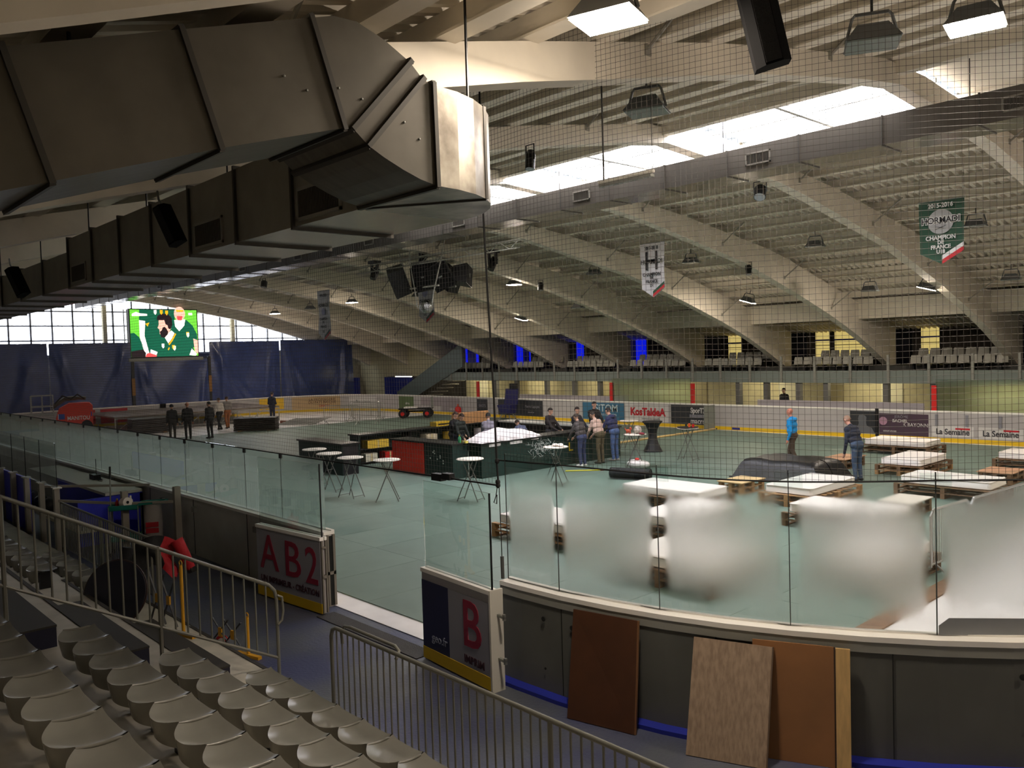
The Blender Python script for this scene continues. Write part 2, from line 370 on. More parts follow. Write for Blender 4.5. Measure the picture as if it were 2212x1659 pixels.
for s in (0.6, 2.35, 3.9, 5.45):
    p, tng = arc_pt(s); q = p-Vector((-tng.y, tng.x))*0.101
    obj('panel_seam', MB().box(-0.004, -0.003, 0.05, 0.004, 0.003, 1.02), HOLE, wall_corner, loc=(q.x, q.y, 0), rot=(0, 0, math.atan2(tng.y, tng.x)))
for x in (-14.0, -16.4, -18.8, -21.2): obj('panel_seam', MB().box(x-0.004, 6.412, 0.02, x+0.004, 6.422, 1.12), HOLE, wall_rnear)
for x, z in ((-18.0, .93), (-16.3, .93), (-17.0, .22), (-13.6, .9)):
    obj('hinge_block', MB().box(x-0.07, 6.36, z-0.05, x+0.07, 6.43, z+0.05), STEEL, wall_rnear)

# ---- glass above the boards
G_CLEAR = glass_mat('glass_outer', (246,250,248), (0,0), (0,0), 0.0)
G_FOG = glass_mat('glass_condensation', (250,252,251), (0.0,0.26), (0.58,0.94), 0.264, edge=0.065, milk=0.12)
G_HAZE = glass_mat('glass_hazed', (214,230,224), (-0.5,-0.4), (0.55,1.3), 0.24, clear=0.02, seed=4, milk=0.24)
G_FAR = glass_mat('glass_far', (214,228,220), (-0.5,-0.4), (1.3,1.6), 0.26, clear=0.08, seed=9)
CLIP = M('black_clip', (16,16,18), 0.5); JOINT = M('joint_strip', (70,74,72), 0.4)
def pane(a, b, z0, z1, inner, parent, clip=True, joint=True):
    a, b = Vector(a), Vector(b); d = b-a; L = d.length; ang = math.atan2(d.y, d.x)
    mb = MB().box(0.004, -0.006, 0, L-0.004, 0.006, z1-z0); mb.m[4] = 1
    if inner is G_FOG: mb.m[2] = 1
    o = obj('glass_pane', mb, [G_CLEAR, inner], parent, loc=(a.x, a.y, z0), rot=(0, 0, ang))
    if joint: obj('joint_strip', MB().box(-0.004, -0.007, 0, 0.004, 0.007, z1-z0), JOINT, o)
    if clip: obj('clip', MB().box(-0.035, -0.02, z1-z0-0.09, 0.035, 0.02, z1-z0-0.01), CLIP, o)
    return o
xs = [-11.45-1.38*k for k in range(25)]
for a, b in zip(xs[1:], xs[:-1]): pane((a, 6.52), (b, 6.52), 1.175, 2.28, G_HAZE, wall_rnear)
J = [(-7.22, 6.52), (-6.40, 6.535), (-5.18, 6.75), (-3.97, 7.18), (-2.88, 7.81), (-1.93, 8.63), (-1.17, 9.6), (-0.6, 10.75)]
for k in range(len(J)-1): pane(J[k], J[k+1], 1.175, 2.66, G_FOG, wall_corner, clip=False)
GREYF = M('grey_protective_film', (128,130,134), 0.5, var=0.05)
a_, b_ = Vector(J[4]), Vector(J[5]); d_ = b_-a_
obj('protective_strip', MB().prism([(0.01,0.0),(1.25,0.0),(1.25,0.155),(0.10,0.155),(0.01,0.085)], 'y', -0.016, -0.009), GREYF, wall_corner, loc=(a_.x, a_.y, 1.18), rot=(0, 0, math.atan2(d_.y, d_.x)))
# bracket plates on top of the corner glass
for k in (2, 3, 4):
    d_ = Vector(J[k])-Vector(J[k-1])
    obj('joint_plate', MB().box(-0.13, -0.012, -0.10, 0.13, -0.008, 0.05), G_CLEAR, wall_corner, loc=(J[k][0], J[k][1], 2.60), rot=(0, 0, math.atan2(d_.y, d_.x)))
# far side glass behind the boards
for xa, xb in ((-28.0, -25.55), (-25.55, -23.1), (-12.1, -10.0), (-10.0, -7.9), (-7.9, -5.8)): pane((xa, 32.9), (xb, 32.9), 1.175, 2.35, G_FAR, wall_rfar, clip=False)
for x in (-38.75, -28.05, -23.05, -12.15): obj('red_post', MB().box(x-0.09, 32.88, 1.15, x+0.09, 33.0, 2.12), RED, wall_rfar)

# ---- gates in the near boards
LILAC = M('pale_ad_panel', (150,150,158), 0.5); ADRED = M('ad_magenta', (146,30,56), 0.5); ADDARK = M('ad_dark_letter', (70,40,50), 0.6)
ADNAVY = M('ad_navy', (28,32,72), 0.5); ADTXT = M('ad_pale_letter', (150,155,175), 0.6)
def gate(name, w, loc, rotz):
    g = struct(obj(name, MB().box(0, 0.0, 0.02, w, 0.09, 1.12), BOARD_W, loc=loc, rot=(0, 0, rotz)))
    obj('gate_cap', MB().box(-0.01, -0.015, 1.12, w+0.01, 0.055, 1.17), CAPW, g); obj('gate_cap', MB().box(-0.01, 0.07, 1.12, w+0.01, 0.11, 1.17), CAPW, g)
    obj('kick_plate', MB().box(0, -0.012, 0.02, w, 0.0, 0.17), YEL, g)
    return g
g1 = gate('door_1', 1.80, (-12.80, 6.02, 0), 0.085)
obj('ad_panel', MB().box(0.01, -0.006, 0.17, 1.79, 0.0, 1.10), LILAC, g1)
text('A', 0.80, (0.38, -0.009, 0.72), ADRED, g1, sx=1.0, bold=0.004); text('B', 0.80, (1.04, -0.009, 0.70), ADRED, g1, sx=1.1, bold=0.004); text('2', 0.80, (1.56, -0.009, 0.68), ADRED, g1, sx=0.9, bold=0.004)
text('UN IMPRIMEUR - CRÉATION', 0.13, (0.93, -0.009, 0.31), ADDARK, g1, bold=0.003)
for k, (x, y) in enumerate(((0.0,0.0),(0.05,0.02))): pass
FRAME = M('gate_frame', (120,114,104), 0.6, 0.2); 
obj('gate_end_frame', MB().box(1.80, 0.0, 0.03, 1.83, 0.025, 1.12).box(1.80, 0.07, 0.03, 1.83, 0.095, 1.12).box(1.80, 0.0, 0.55, 1.83, 0.09, 0.6).box(1.80,0.0,1.0,1.83,0.09,1.03), FRAME, g1)
pg = MB().box(0.05, 0.04, 1.17, 1.78, 0.052, 2.27); obj('glass_pane', pg, G_CLEAR, g1)
obj('board_end_frame', MB().box(-11.30, 6.44, 0.02, -11.27, 6.47, 1.12).box(-11.30, 6.54, 0.02, -11.27, 6.58, 1.12).box(-11.30, 6.44, .5, -11.27, 6.58, .55).box(-11.3, 6.33, 0.02, -11.2, 6.36, 1.12), FRAME, wall_rnear)
obj('dark_channel', MB().box(-11.29, 6.42, 0.02, -11.285, 6.57, 1.1), HOLE, wall_rnear)
g2 = gate('door_2', 1.44, (-8.46, 6.16, 0), -0.085)
obj('ad_panel', MB().box(0.0, -0.006, 0.17, 0.60, 0.0, 1.02), ADNAVY, g2); obj('ad_panel', MB().box(0.60, -0.006, 0.17, 1.43, 0.0, 1.02), LILAC, g2)
text('B', 0.78, (1.08, -0.009, 0.66), ADRED, g2, sx=0.92, bold=0.008); text('IMPRIM', 0.13, (1.12, -0.009, 0.26), ADDARK, g2, bold=0.003)
text('geo.fr', 0.15, (0.38, -0.009, 0.33), ADTXT, g2)
obj('gate_end_post', MB().box(1.44, -0.012, 0.0, 1.47, 0.17, 1.17), M('white_post', (222,218,206), 0.5), g2)
obj('hinge_arm', MB().box(1.47, 0.08, 0.86, 1.60, 0.11, 0.89).box(1.57, 0.08, 0.84, 1.60, 0.11, 0.91), STEEL, g2); obj('hinge_arm', MB().box(1.47, 0.08, 0.36, 1.60, 0.11, 0.39).box(1.57, 0.08, 0.34, 1.60, 0.11, 0.41), STEEL, g2)
mb = MB().box(0.03, 0.04, 1.17, 1.44, 0.052, 2.27); obj('glass_pane', mb, [G_CLEAR], g2); obj('edge_strip', MB().box(1.434, 0.036, 1.05, 1.446, 0.056, 2.27), BLACK2, g2)
obj('gate_glass_edge', MB().box(1.774, 0.036, 1.05, 1.786, 0.056, 2.27), BLACK2, g1)

# ---- far balcony
FASC = M('grey_green_fascia', (128,138,132), 0.45)
balc = struct(obj('floor_balcony', MB().box(-46, 35.05, 2.30, 5.8, 41, 2.5).box(-46, 36.35, 2.5, 5.8, 41, 2.78), M('balcony_slab', (70,70,66), 0.8)))
obj('fascia', MB().box(-46, 35.0, 2.08, 5.8, 35.05, 2.62), FASC, balc)
x = -45.5
while x < -3:
    obj('railing_post', MB().box(x-0.05, 34.93, 2.1, x+0.05, 35.0, 3.28), M('pale_post', (150,150,142), 0.5, 0.2), balc)
    x += 1.62
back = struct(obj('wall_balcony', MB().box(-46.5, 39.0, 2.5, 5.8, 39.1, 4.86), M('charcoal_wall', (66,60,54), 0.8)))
BLUE_LIT = M('blue_lit_opening', (10,30,200), 0.5, emit=0.35, ecol=(8,30,255)); BLUE_DIM = M('blue_dim_opening', (10,14,60), 0.4, emit=0.03, ecol=(8,20,200))
CREAM_LIT = M('lit_room_beyond', (226,212,140), 0.7, emit=0.34, ecol=(240,214,130)); NAVYD = M('dark_glazing', (14,16,30), 0.2)
for xa, xb, m_ in ((-48.2,-45.6,BLUE_DIM),(-43.1,-40.2,BLUE_DIM),(-37.9,-35.3,NAVYD),(-32.6,-30.4,BLUE_DIM),(-27.4,-25.4,NAVYD),(-22,-20.4,NAVYD),(-16.6,-15.3,NAVYD),(-11.0,-9.6,NAVYD),(-24.9,-24.1,CREAM_LIT),(-19.94,-19.2,CREAM_LIT),(-18.96,-17.3,CREAM_LIT),(-14.92,-14.13,CREAM_LIT)):
    o = obj('doorway', MB().box(xa, 38.97, 2.78, xb, 39.02, 4.72), m_, back)
    obj('door_frame', MB().box(xa-0.06, 38.94, 2.78, xa, 39.0, 4.78).box(xb, 38.94, 2.78, xb+0.06, 39.0, 4.78).box(xa-.06, 38.94, 4.72, xb+.06, 39.0, 4.78), WALLD, o)
    if m_ is CREAM_LIT: obj('push_bar', MB().box(xa, 38.9, 3.95, xb, 38.96, 4.02), M('blue_bar', (30,40,150), 0.5), o); obj('push_bar', MB().box(xa, 38.9, 3.72, xb, 38.96, 3.75), BLACK, o)
for xa, xb in ((-47.4,-46.9),(-45.9,-45.6),(-41.6,-41.0),(-40.35,-40.2),(-36.0,-35.4),(-31.2,-30.45)): obj('blue_light_strip', MB().box(xa, 38.93, 3.2 if xa < -45 else 2.9, xb, 38.97, 4.68), BLUE_LIT, back)
# under the balcony: lit corridor
corr = struct(obj('wall_corridor', MB().box(-46, 38.0, 0, 5.8, 38.1, 2.3), WALLP))
for k, x in enumerate((-44.5,-40.6,-36.2,-33.1,-30.6,-26.6,-21.4,-19.0,-16.3,-13.6,-10.4,-7.5)):
    if k % 2 == 0: obj('door_leaf', MB().box(x, 37.94, 0, x+0.95, 38.0, 2.05), M('white_door', (222,216,190), 0.6), corr)
    else: obj('door_leaf', MB().box(x, 37.94, 0, x+0.95, 38.0, 2.05), M('beige_door', (170,158,122), 0.6), corr)
TUBE_L = M('fluorescent_tube', (255,250,225), 0.5, emit=24.0, ecol=(255,240,196))
for x in (-51.5,-44.0,-38.5,-33.0,-27.5,-22.0,-16.5,-11.0,-5.5): obj('tube_light', MB().box(x-1.0, 36.4, 2.22, x+1.0, 36.5, 2.29), TUBE_L, balc)
for x in (-39.59,-37.68,-35.04,-32.78,-30.83,-29.48,-21.97,-20.48,-18.85,-17.53,-14.9,-13.0): obj('balcony_column', MB().box(x-0.11, 35.1, 0, x+0.11, 35.35, 2.3), M('grey_column', (104,104,100), 0.6), balc)
obj('parapet', MB().box(-36.6, 34.4, 0, -28.2, 34.5, 1.30), M('lilac_panel', (176,170,176), 0.5), corr); obj('parapet', MB().box(-20.5, 34.4, 0, -13.1, 34.5, 1.32), M('lilac_panel'), corr)
# end block beside the tarps: blue doors, sloping buttress
obj('blue_panel', MB().box(-53.4, 36.0, 0.0, -49.8, 36.1, 2.25), M('blue_door_paint', (34,48,140), 0.5), corr)
obj('buttress', MB().prism([(-56.0,0),(-53.6,0),(-53.6,2.3),(-49.0,2.3),(-46.6,3.0),(-46.4,5.0),(-57.0,5.0),(-57.0,2.4)], 'y', 36.2, 36.4), M('cream_buttress', (190,184,150), 0.7, var=0.05), corr)
obj('blue_panel', MB().box(-57.4, 35.6, 0.0, -56.4, 35.7, 2.2), M('blue_door_paint'), corr)
# staircase up to the balcony
st = struct(obj('floor_stair', MB().prism([(-50.2,1.0),(-47.7,1.0),(-42.6,3.0),(-42.6,4.3),(-43.0,4.4),(-50.2,1.2)], 'y', 34.9, 34.94), M('stair_glass_side', (96,110,108), 0.5)))
for k in range(9): obj('stair_step', MB().box(-49.3+k*0.62, 34.96, 0.25*k, -49.3+(k+1)*0.62, 36.0, 0.25*k+0.06), CONC, st)
# ================================================================== OVERHEAD THINGS
# ---- big S-bend duct rising along the roof slope
D1 = thing('air_duct', 'huge dark sheet metal air duct with S-bend filling the upper left', 'duct', (-5.4, 2.0, 5.3))
def W2(o): o.location = o.location - Vector(o.parent.location) if o.parent else o.location; return o
up = [(-0.6,4.96),(1.04,5.49),(1.97,5.80),(2.83,6.08),(3.0,6.135),(3.18,6.14),(3.4,6.07),(3.62,5.96),(3.73,5.86),(3.82,5.84)]
lo = [(-0.6,4.24),(1.24,4.83),(2.18,5.14),(3.05,5.40),(3.075,5.408),(3.09,5.412),(3.105,5.412),(3.12,5.41),(3.24,5.31),(3.83,5.10)]
XN, XF = -4.9, -5.95
def ductseg(us, ls, x0, x1):
    mb = MB(); n = len(us)
    for k in range(n-1):
        (a, b), (c, d) = (us[k], us[k+1]), (ls[k], ls[k+1])
        mb.hexa([(x0,c[0],c[1]),(x0,d[0],d[1]),(x0,b[0],b[1]),(x0,a[0],a[1]),(x1,c[0],c[1]),(x1,d[0],d[1]),(x1,b[0],b[1]),(x1,a[0],a[1])])
    return mb
def flange(pa, pb, x0, x1, parent, t=0.024):
    """rectangular frame ring round a section through pa (top) and pb (bottom)"""
    a, b = Vector((0, *pa)), Vector((0, *pb)); d = (a-b).normalized()*t*0.6; n = Vector((1,0,0)).cross(d).normalized()*t*0.7
    mb = MB(); X0, X1 = max(x0, x1)+t*.6, min(x0, x1)-t*.6
    for x in (X0, X1):
        mb.hexa([Vector((x-.012,0,0))+b-d-n, Vector((x+.012,0,0))+b-d-n, Vector((x+.012,0,0))+b-d+n, Vector((x-.012,0,0))+b-d+n, Vector((x-.012,0,0))+a+d-n, Vector((x+.012,0,0))+a+d-n, Vector((x+.012,0,0))+a+d+n, Vector((x-.012,0,0))+a+d+n])
    for q in (a+d, b-d):
        mb.hexa([Vector((X1,0,-.012))+q-n, Vector((X0,0,-.012))+q-n, Vector((X0,0,-.012))+q+n, Vector((X1,0,-.012))+q+n, Vector((X1,0,.012))+q-n, Vector((X0,0,.012))+q-n, Vector((X0,0,.012))+q+n, Vector((X1,0,.012))+q+n])
    return W2(obj('flange', mb, GALV_DARK, parent))
W2(obj('duct_section', ductseg(up[0:2], lo[0:2], XN, XF), GALV, D1)); W2(obj('duct_section', ductseg(up[1:3], lo[1:3], XN, XF), GALV, D1)); W2(obj('duct_section', ductseg(up[2:4], lo[2:4], XN, XF), GALV, D1))
W2(obj('bend_section', ductseg(up[3:8], lo[3:8], XN, XF), GALV, D1)); W2(obj('duct_section', ductseg(up[7:9], lo[7:9], XN, XF), GALV, D1))
# second half of the S with a curved belly
us = [(3.73,5.86),(3.75,5.853),(3.77,5.848),(3.79,5.844),(3.82,5.84)]; ls = [(3.24,5.31),(3.37,5.245),(3.53,5.18),(3.68,5.13),(3.83,5.10)]
W2(obj('bend_section', ductseg(us, ls, XN, XF), GALV, D1))
for a, b in ((up[1], lo[1]), (up[2], lo[2]), (up[3], lo[3]), (up[7], lo[7]), (up[8], lo[8]), (up[9], lo[9])): flange(a, b, XN, XF, D1)
# plan elbow turning towards the far end
mb = MB(); cx, cyy = -6.06, 3.84
def ring(a): 
    ro_, ri = 1.16, 0.11; c, s = math.cos(a), math.sin(a)
    return [(cx+ri*c, cyy+ri*s, 5.10), (cx+ro_*c, cyy+ro_*s, 5.10), (cx+ro_*c, cyy+ro_*s, 5.84), (cx+ri*c, cyy+ri*s, 5.84)]
angs = [PI/2*k/8 for k in range(9)]
for a, b in zip(angs[:-1], angs[1:]): mb.hexa(ring(a)+ring(b))
W2(obj('elbow', mb, M('lit_tone_duct', (168,162,150), 0.30, 0.8, rgb2=(120,112,102), scale=5), D1))  # lighter metal tone paints in the light on the elbow's curve
for a in (angs[3],):
    r = ring(a); mb = MB()
    for p, q in ((0,1),(1,2),(2,3),(3,0)): mb.bar(r[p], r[q], 0.026, 0.026)
    W2(obj('flange', mb, GALV_DARK, D1))
for y, z in ((2.62,5.66),(2.78,5.60),(3.02,5.66),(3.2,5.62),(3.55,5.52),(3.68,5.42)):
    W2(obj('rivet', MB().ell((XN+0.004,y,z),(0.005,0.009,0.009),8,6), STEEL, D1))
W2(obj('hanger_rod', MB().tube([(-5.25,4.45,5.84),(-5.25,4.45,7.0)], 0.012, 6), BLACK2, D1)); W2(obj('hanger_bracket', MB().box(-5.30,4.38,5.84,-5.20,4.50,5.90), STEEL, D1))
obj('roof_beam', MB().bar((-4.62,-1.2,4.72),(-4.62,3.2,6.36),0.20,0.10), WHITE_PAINT, ceiling)
W2(obj('hanger_rod', MB().tube([(-5.4,1.5,5.6),(-5.4,1.5,6.3)], 0.012, 6), BLACK2, D1))

# ---- middle duct running down the hall
GRILLE = M('grille_dark', (84,80,74), 0.6, 0.2); GFRAME = M('grille_frame', (150,146,138), 0.5, 0.2)
def grille(name, x0, x1, y, z0, z1, parent):
    mb = MB(); t = 0.03
    mb.box(x0,y-.02,z0,x1,y,z0+t).box(x0,y-.02,z1-t,x1,y,z1).box(x0,y-.02,z0,x0+t,y,z1).box(x1-t,y-.02,z0,x1,y,z1)
    g = W2(obj('grille_frame', mb, GFRAME, parent)); mb = MB().box(x0+t, y-.004, z0+t, x1-t, y-.002, z1-t); n = max(6, int((x1-x0)/0.03))
    for k in range(n): xx = x0+t+(x1-x0-2*t)*(k+.5)/n; mb.box(xx-.005, y-.016, z0+t, xx+.006, y-.004, z1-t)
    o = obj('grille_fins', mb, GRILLE, g); return g
GALV2 = M('middle_duct_metal', (140,136,126), 0.45, 0.3, var=0.1, scale=3)
D2 = thing('air_duct', 'dark rectangular air duct with grilles running below the S-bend towards the window', 'duct', (-20.0, 4.5, 5.5))
UNDER = M('duct_underside', (176,172,164), 0.22, 0.85, var=0.10, scale=2, stretch=(1,8,1))
def dsec(x0, x1, y0, y1, z0, z1, parent):
    mb = MB().box(x0, y0, z0, x1, y1, z1); mb.m[0] = 1; W2(obj('duct_section', mb, [GALV2, UNDER], parent))
def dflange(x, y0, y1, z0, z1, parent, t=0.03):
    mb = MB().box(x-.018,y0-t,z0-t,x+.018,y0,z1+t).box(x-.018,y1,z0-t,x+.018,y1+t,z1+t).box(x-.018,y0,z0-t,x+.018,y1,z0).box(x-.018,y0,z1,x+.018,y1,z1+t)
    W2(obj('flange', mb, GALV_DARK, parent))
x = -6.05; k = 0
while x > -46:
    ln = 1.25 if x > -14 else 1.6
    z1 = 5.90 if x > -14.2 else 5.70; dsec(x-ln, x, 3.95, 5.06, 5.12, z1, D2); dflange(x-ln, 3.95, 5.06, 5.12, z1, D2)
    if k in (2, 6, 11, 16): grille('g', x-ln+0.12, x-0.35, 3.95, 5.16, 5.46, D2)
    if k % 2 == 0: W2(obj('hanger_rod', MB().tube([(x-.3,4.0,z1),(x-.3,4.0,6.6)], 0.01, 5), BLACK2, D2))
    x -= ln; k += 1
grille('g', -7.22, -6.42, 3.95, 5.16, 5.47, D2)
# ---- ridge duct on the far side
D3 = thing('air_duct', 'long grey ridge duct with small grilles below the bright skylight', 'duct', (-20.0, 15.0, 7.6))
GALV3 = M('ridge_duct_metal', (98,93,87), 0.6, 0.15, var=0.06, scale=2)
x = 1.5; k = 0
while x > -54:
    mb = MB().box(x-1.55, 14.7, 7.26, x, 15.5, 7.76); mb.m[0] = 1; W2(obj('duct_section', mb, [GALV3, UNDER], D3))
    W2(obj('flange', MB().box(x-1.56,14.685,7.245,x-1.535,15.515,7.775), M('ridge_flange', (96,94,90), 0.5, 0.4), D3))
    if k % 3 == 1: W2(obj('hanger_rod', MB().tube([(x-.2,14.9,7.76),(x-.2,14.9,8.5)], 0.01, 5), BLACK2, D3))
    x -= 1.55; k += 1
for xc in (-4.1, -8.65, -13.3, -17.9, -22.4, -27.0, -31.5, -36.0, -40.5): grille('g', xc-0.27, xc+0.27, 14.7, 7.38, 7.62, D3)

# ---- safety nets
NETM = M('net_cord', (66,62,57), 0.7); ROPE = M('black_rope', (14,13,13), 0.8)
def strand(mb, a, b, r=0.0019):
    mb.tube([a, b], r, 3, caps=False)
net1 = thing('safety_net', 'dark square mesh net hanging above the near side glass left of the knotted rope', 'net', (-7.4, 6.52, 2.28))
mb = MB(); S_ = 0.06; NX0, NX1, NZ0, NZ1 = -46.0, -7.40, 2.29, 7.0
k = 0; x = NX1
while x > NX0: strand(mb, (x,6.52,NZ0), (x,6.52,NZ1)); x -= S_
z = NZ0
while z < NZ1: strand(mb, (NX0,6.52,z), (NX1,6.52,z)); z += S_
o = W2(obj('net_mesh', mb, NETM, net1, fixn=False)); o['kind'] = 'stuff'
W2(obj('bottom_rope', MB().tube([(-46,6.52,2.28),(-30,6.52,2.27),(-20,6.52,2.275),(-11,6.52,2.265),(-7.37,6.52,2.27)], 0.011, 6), ROPE, net1))
W2(obj('top_rope', MB().tube([(-46,6.52,7.0),(-7.4,6.52,7.0)], 0.010, 6), ROPE, net1))
W2(obj('corner_rope', MB().tube([(-7.46,6.52,7.30),(-7.50,6.52,6.2),(-7.44,6.52,4.6),(-7.38,6.52,3.2),(-7.37,6.52,2.56),(-7.35,6.52,2.27)], 0.013, 6), ROPE, net1))
mb = MB(); 
for z in (2.27, 2.31, 2.56, 7.28): mb.ell((-7.36 if z < 3 else -7.46,6.52,z), (0.03,0.03,0.035), 8, 6)
W2(obj('knot', mb, ROPE, net1))
W2(obj('tail_cord', MB().tube([(-7.36,6.51,2.26),(-7.38,6.50,2.14),(-7.42,6.50,2.06),(-7.37,6.50,2.05),(-7.36,6.5,2.16)], 0.006, 5), ROPE, net1))
W2(obj('tie_cord', MB().tube([(-7.34,6.52,2.27),(-7.27,6.47,1.42)], 0.006, 5), ROPE, net1)); W2(obj('cord_weight', MB().tube([(-7.27,6.47,1.44),(-7.255,6.46,1.18)], 0.022, 8), M('grey_weight', (76,78,76), 0.6), net1))
W2(obj('rope_block', MB().box(-8.62,6.48,2.22,-8.42,6.57,2.31).box(-8.40,6.48,2.25,-8.24,6.57,2.33), BLACK2, net1))
net2 = thing('safety_net', 'square mesh net over the curved corner glass right of the knotted rope', 'net', (-5.0, 6.8, 2.6))
mb = MB()
def npt(s):
    """arc length from the net corner along the glass line"""
    if s < 0.45: return (-7.35+s, 6.525)
    p, _ = arc_pt(s-0.45); return (p.x, p.y)
ztop = lambda s: 7.32+0.02*math.sin(s*2)
s = 0.0; SN = 9.5
while s < SN:
    x, y = npt(s); strand(mb, (x, y, 2.575+0.02*math.sin(s*1.5)), (x, y, ztop(s))); s += 0.056
ss = list(np.arange(0, SN+0.3, 0.3)); z = 2.58
while z < 7.32:
    mb.tube([(*npt(q), z+0.012*math.sin(q*1.9+z)) for q in ss], 0.0019, 3, caps=False); z += 0.056
o = W2(obj('net_mesh', mb, NETM, net2, fixn=False)); o['kind'] = 'stuff'
W2(obj('bottom_rope', MB().tube([(*npt(q), 2.57+0.02*math.sin(q*1.5)) for q in ss], 0.009, 6), ROPE, net2))
W2(obj('top_rope', MB().tube([(*npt(q), ztop(q)) for q in ss], 0.009, 6), ROPE, net2))
x, y = npt(6.05); W2(obj('side_rope', MB().tube([(x,y,2.57),(x+.01,y,5.0),(x,y,7.3)], 0.012, 6), ROPE, net2))

# ---- floodlights
HOUS = M('floodlight_housing', (92,94,94), 0.45, 0.35); LENS = M('floodlight_glass_off', (120,132,130), 0.2, 0.1); LIT = M('floodlight_lit', (255,246,235), 0.4, emit=LAMP, ecol=(255,238,218))
def floodlight(loc, label, lit, rotz=0.0, sc=1.0, tilt=(0.0, 0.0)):
    t = thing('floodlight', label, 'floodlight', loc, rotz, 'roof floodlights'); s = sc; t.rotation_euler = (tilt[0], tilt[1], rotz)
    mb = MB(); a, b, h = 0.15*s, 0.12*s, 0.20*s; A, B = 0.27*s, 0.22*s
    mb.hexa([(-A,-B,0.02),(A,-B,0.02),(A,B,0.02),(-A,B,0.02),(-a,-b,h),(a,-b,h),(a,b,h),(-a,b,h)]); obj('housing', mb, HOUS, t)
    mb = MB().box(-A*.95,-B*.95,0.0,A*.95,B*.95,0.018); obj('lens', mb, LIT if lit else LENS, t)
    mb = MB().tube([(-A*.95,0,.06*s),(-A*.72,0,.30*s),(-A*.6,0,.34*s),(A*.6,0,.34*s),(A*.72,0,.30*s),(A*.95,0,.06*s)], 0.018*s, 6); obj('bracket', mb, HOUS, t)
    obj('drop_rod', MB().tube([(0,0,.34*s),(0,0,.5)], 0.015, 6), BLACK2, t)
    return t
floodlight((-4.45, 5.3, 6.52), 'blazing white floodlight above the left of the corner net', True, 0.3)
floodlight((-3.05, 9.45, 7.05), 'lit floodlight in the upper right corner of the hall', True, 0.2)
floodlight((-3.85, 8.85, 6.95), 'unlit grey floodlight with handle beside the big black speaker', False, 0.5)
floodlight((-6.85, 8.9, 6.95), 'unlit floodlight seen through the brightly lit patch of net', False, 0.4)
fl = [(-26.2,24.5,6.74,1,'lit floodlight on the far roof right of the hanging speaker cluster'),(-21.6,24.5,6.78,0,'unlit floodlight left of the white club banner'),(-17.1,24.5,6.78,0,'unlit floodlight just right of the white club banner'),
      (-12.5,24.5,6.82,0,'unlit floodlight midway between white and green banners'),(-7.9,24.4,6.84,0,'unlit floodlight directly right of the green banner'),
      (-30.9,29.3,5.52,1,'low lit floodlight on the far roof above the bar group'),(-17.75,29.2,5.55,1,'lit floodlight low on the roof below the par spotlight'),(-11.0,29.2,5.55,1,'lit floodlight on the far roof below the green banner'),
      (-38.9,24.3,6.78,1,'small lit floodlight on the far roof left of the speaker cluster'),(-48.4,24.6,6.7,1,'farthest lit floodlight beside the gable window'),
      (-26.0,28.3,5.78,0,'unlit floodlight in shade low under the roof near the knotted rope'),(-12.8,29.0,5.6,0,'dark unlit floodlight low on the roof between two lit ones'),(-8.4,29.0,5.62,0,'unlit floodlight low at the right edge of the far roof'),
      (-33.0,24.4,6.72,0,'unlit floodlight partly behind the speaker cluster'),(-43.6,24.4,6.72,0,'unlit floodlight on the far roof beside the leftmost banner')]
fl += [(-3.3,24.4,6.84,1,'unseen lit floodlight of the far row beyond the right edge'),(1.3,24.4,6.84,1,'unseen lit floodlight of the far row past the near gable'),(1.2,9.3,7.0,1,'unseen lit floodlight of the near row beyond the right edge'),(4.8,24.4,6.84,1,'last unseen lit floodlight of the far row by the near gable')]  # lamps added out of view, implied by the brightly lit mattresses
for x, y, z, l, lb in fl: floodlight((x, y, z), lb, bool(l), 0.15, 1.0, (0.0, 0.30) if (l and 28 < y < 30) else (0.0, 0.0))

# ---- hanging batten by the far duct
t = thing('light_batten', 'thin white tube batten hanging on rods in front of the ridge duct', 'light', (-6.37, 7.83, 5.9))
obj('batten', MB().tube([(-0.42,0,0.0),(0.42,0,0.0)], 0.022, 8), M('white_batten', (215,212,202), 0.4), t)
obj('batten_shade', MB().box(-0.40,-.035,-.06,0.40,.035,-.03), STEEL, t)
obj('rod', MB().tube([(-0.34,0,0.0),(-0.34,0,1.35)], 0.011, 6), BLACK2, t); obj('rod', MB().tube([(0.40,0,0.0),(0.40,0,1.4)], 0.004, 5), BLACK2, t)

# ---- loudspeakers
SPK = M('speaker_cabinet', (6,6,7), 0.85, spec=0.15)
GRL = M('speaker_grille', (5,5,6), 0.9, bump=0.6, bscale=120)
def column_speaker(loc, w, d, h, tilt, rz, label):
    t = thing('loudspeaker', label, 'speaker', loc, rz); t.rotation_euler = (tilt[0], tilt[1], rz)
    ch = 0.25*w
    obj('cabinet', MB().prism([(-w/2,-d/2+ch),(-w/2+ch,-d/2),(w/2-ch,-d/2),(w/2,-d/2+ch),(w/2,d/2),(-w/2,d/2)], 'z', -h/2, h/2), SPK, t)
    obj('front_grille', MB().box(-w/2+ch*1.1,-d/2-.008,-h/2+.02,w/2-ch*1.1,-d/2,h/2-.02), GRL, t)
    obj('hook_bracket', MB().tube([(0,d*.2,h/2),(0,d*.2,h/2+.10),(0.02,d*.3,h/2+.2)], 0.012, 6), STEEL, t)
    return t
column_speaker((-9.42, 3.55, 5.38), 0.17, 0.16, 0.46, (0.05, -0.42), 0.5, 'black column speaker hanging in front of the dark middle duct')
column_speaker((-16.5, 3.55, 5.33), 0.20, 0.18, 0.52, (0.05, -0.45), 0.5, 'black column speaker at the far left edge of the middle duct')
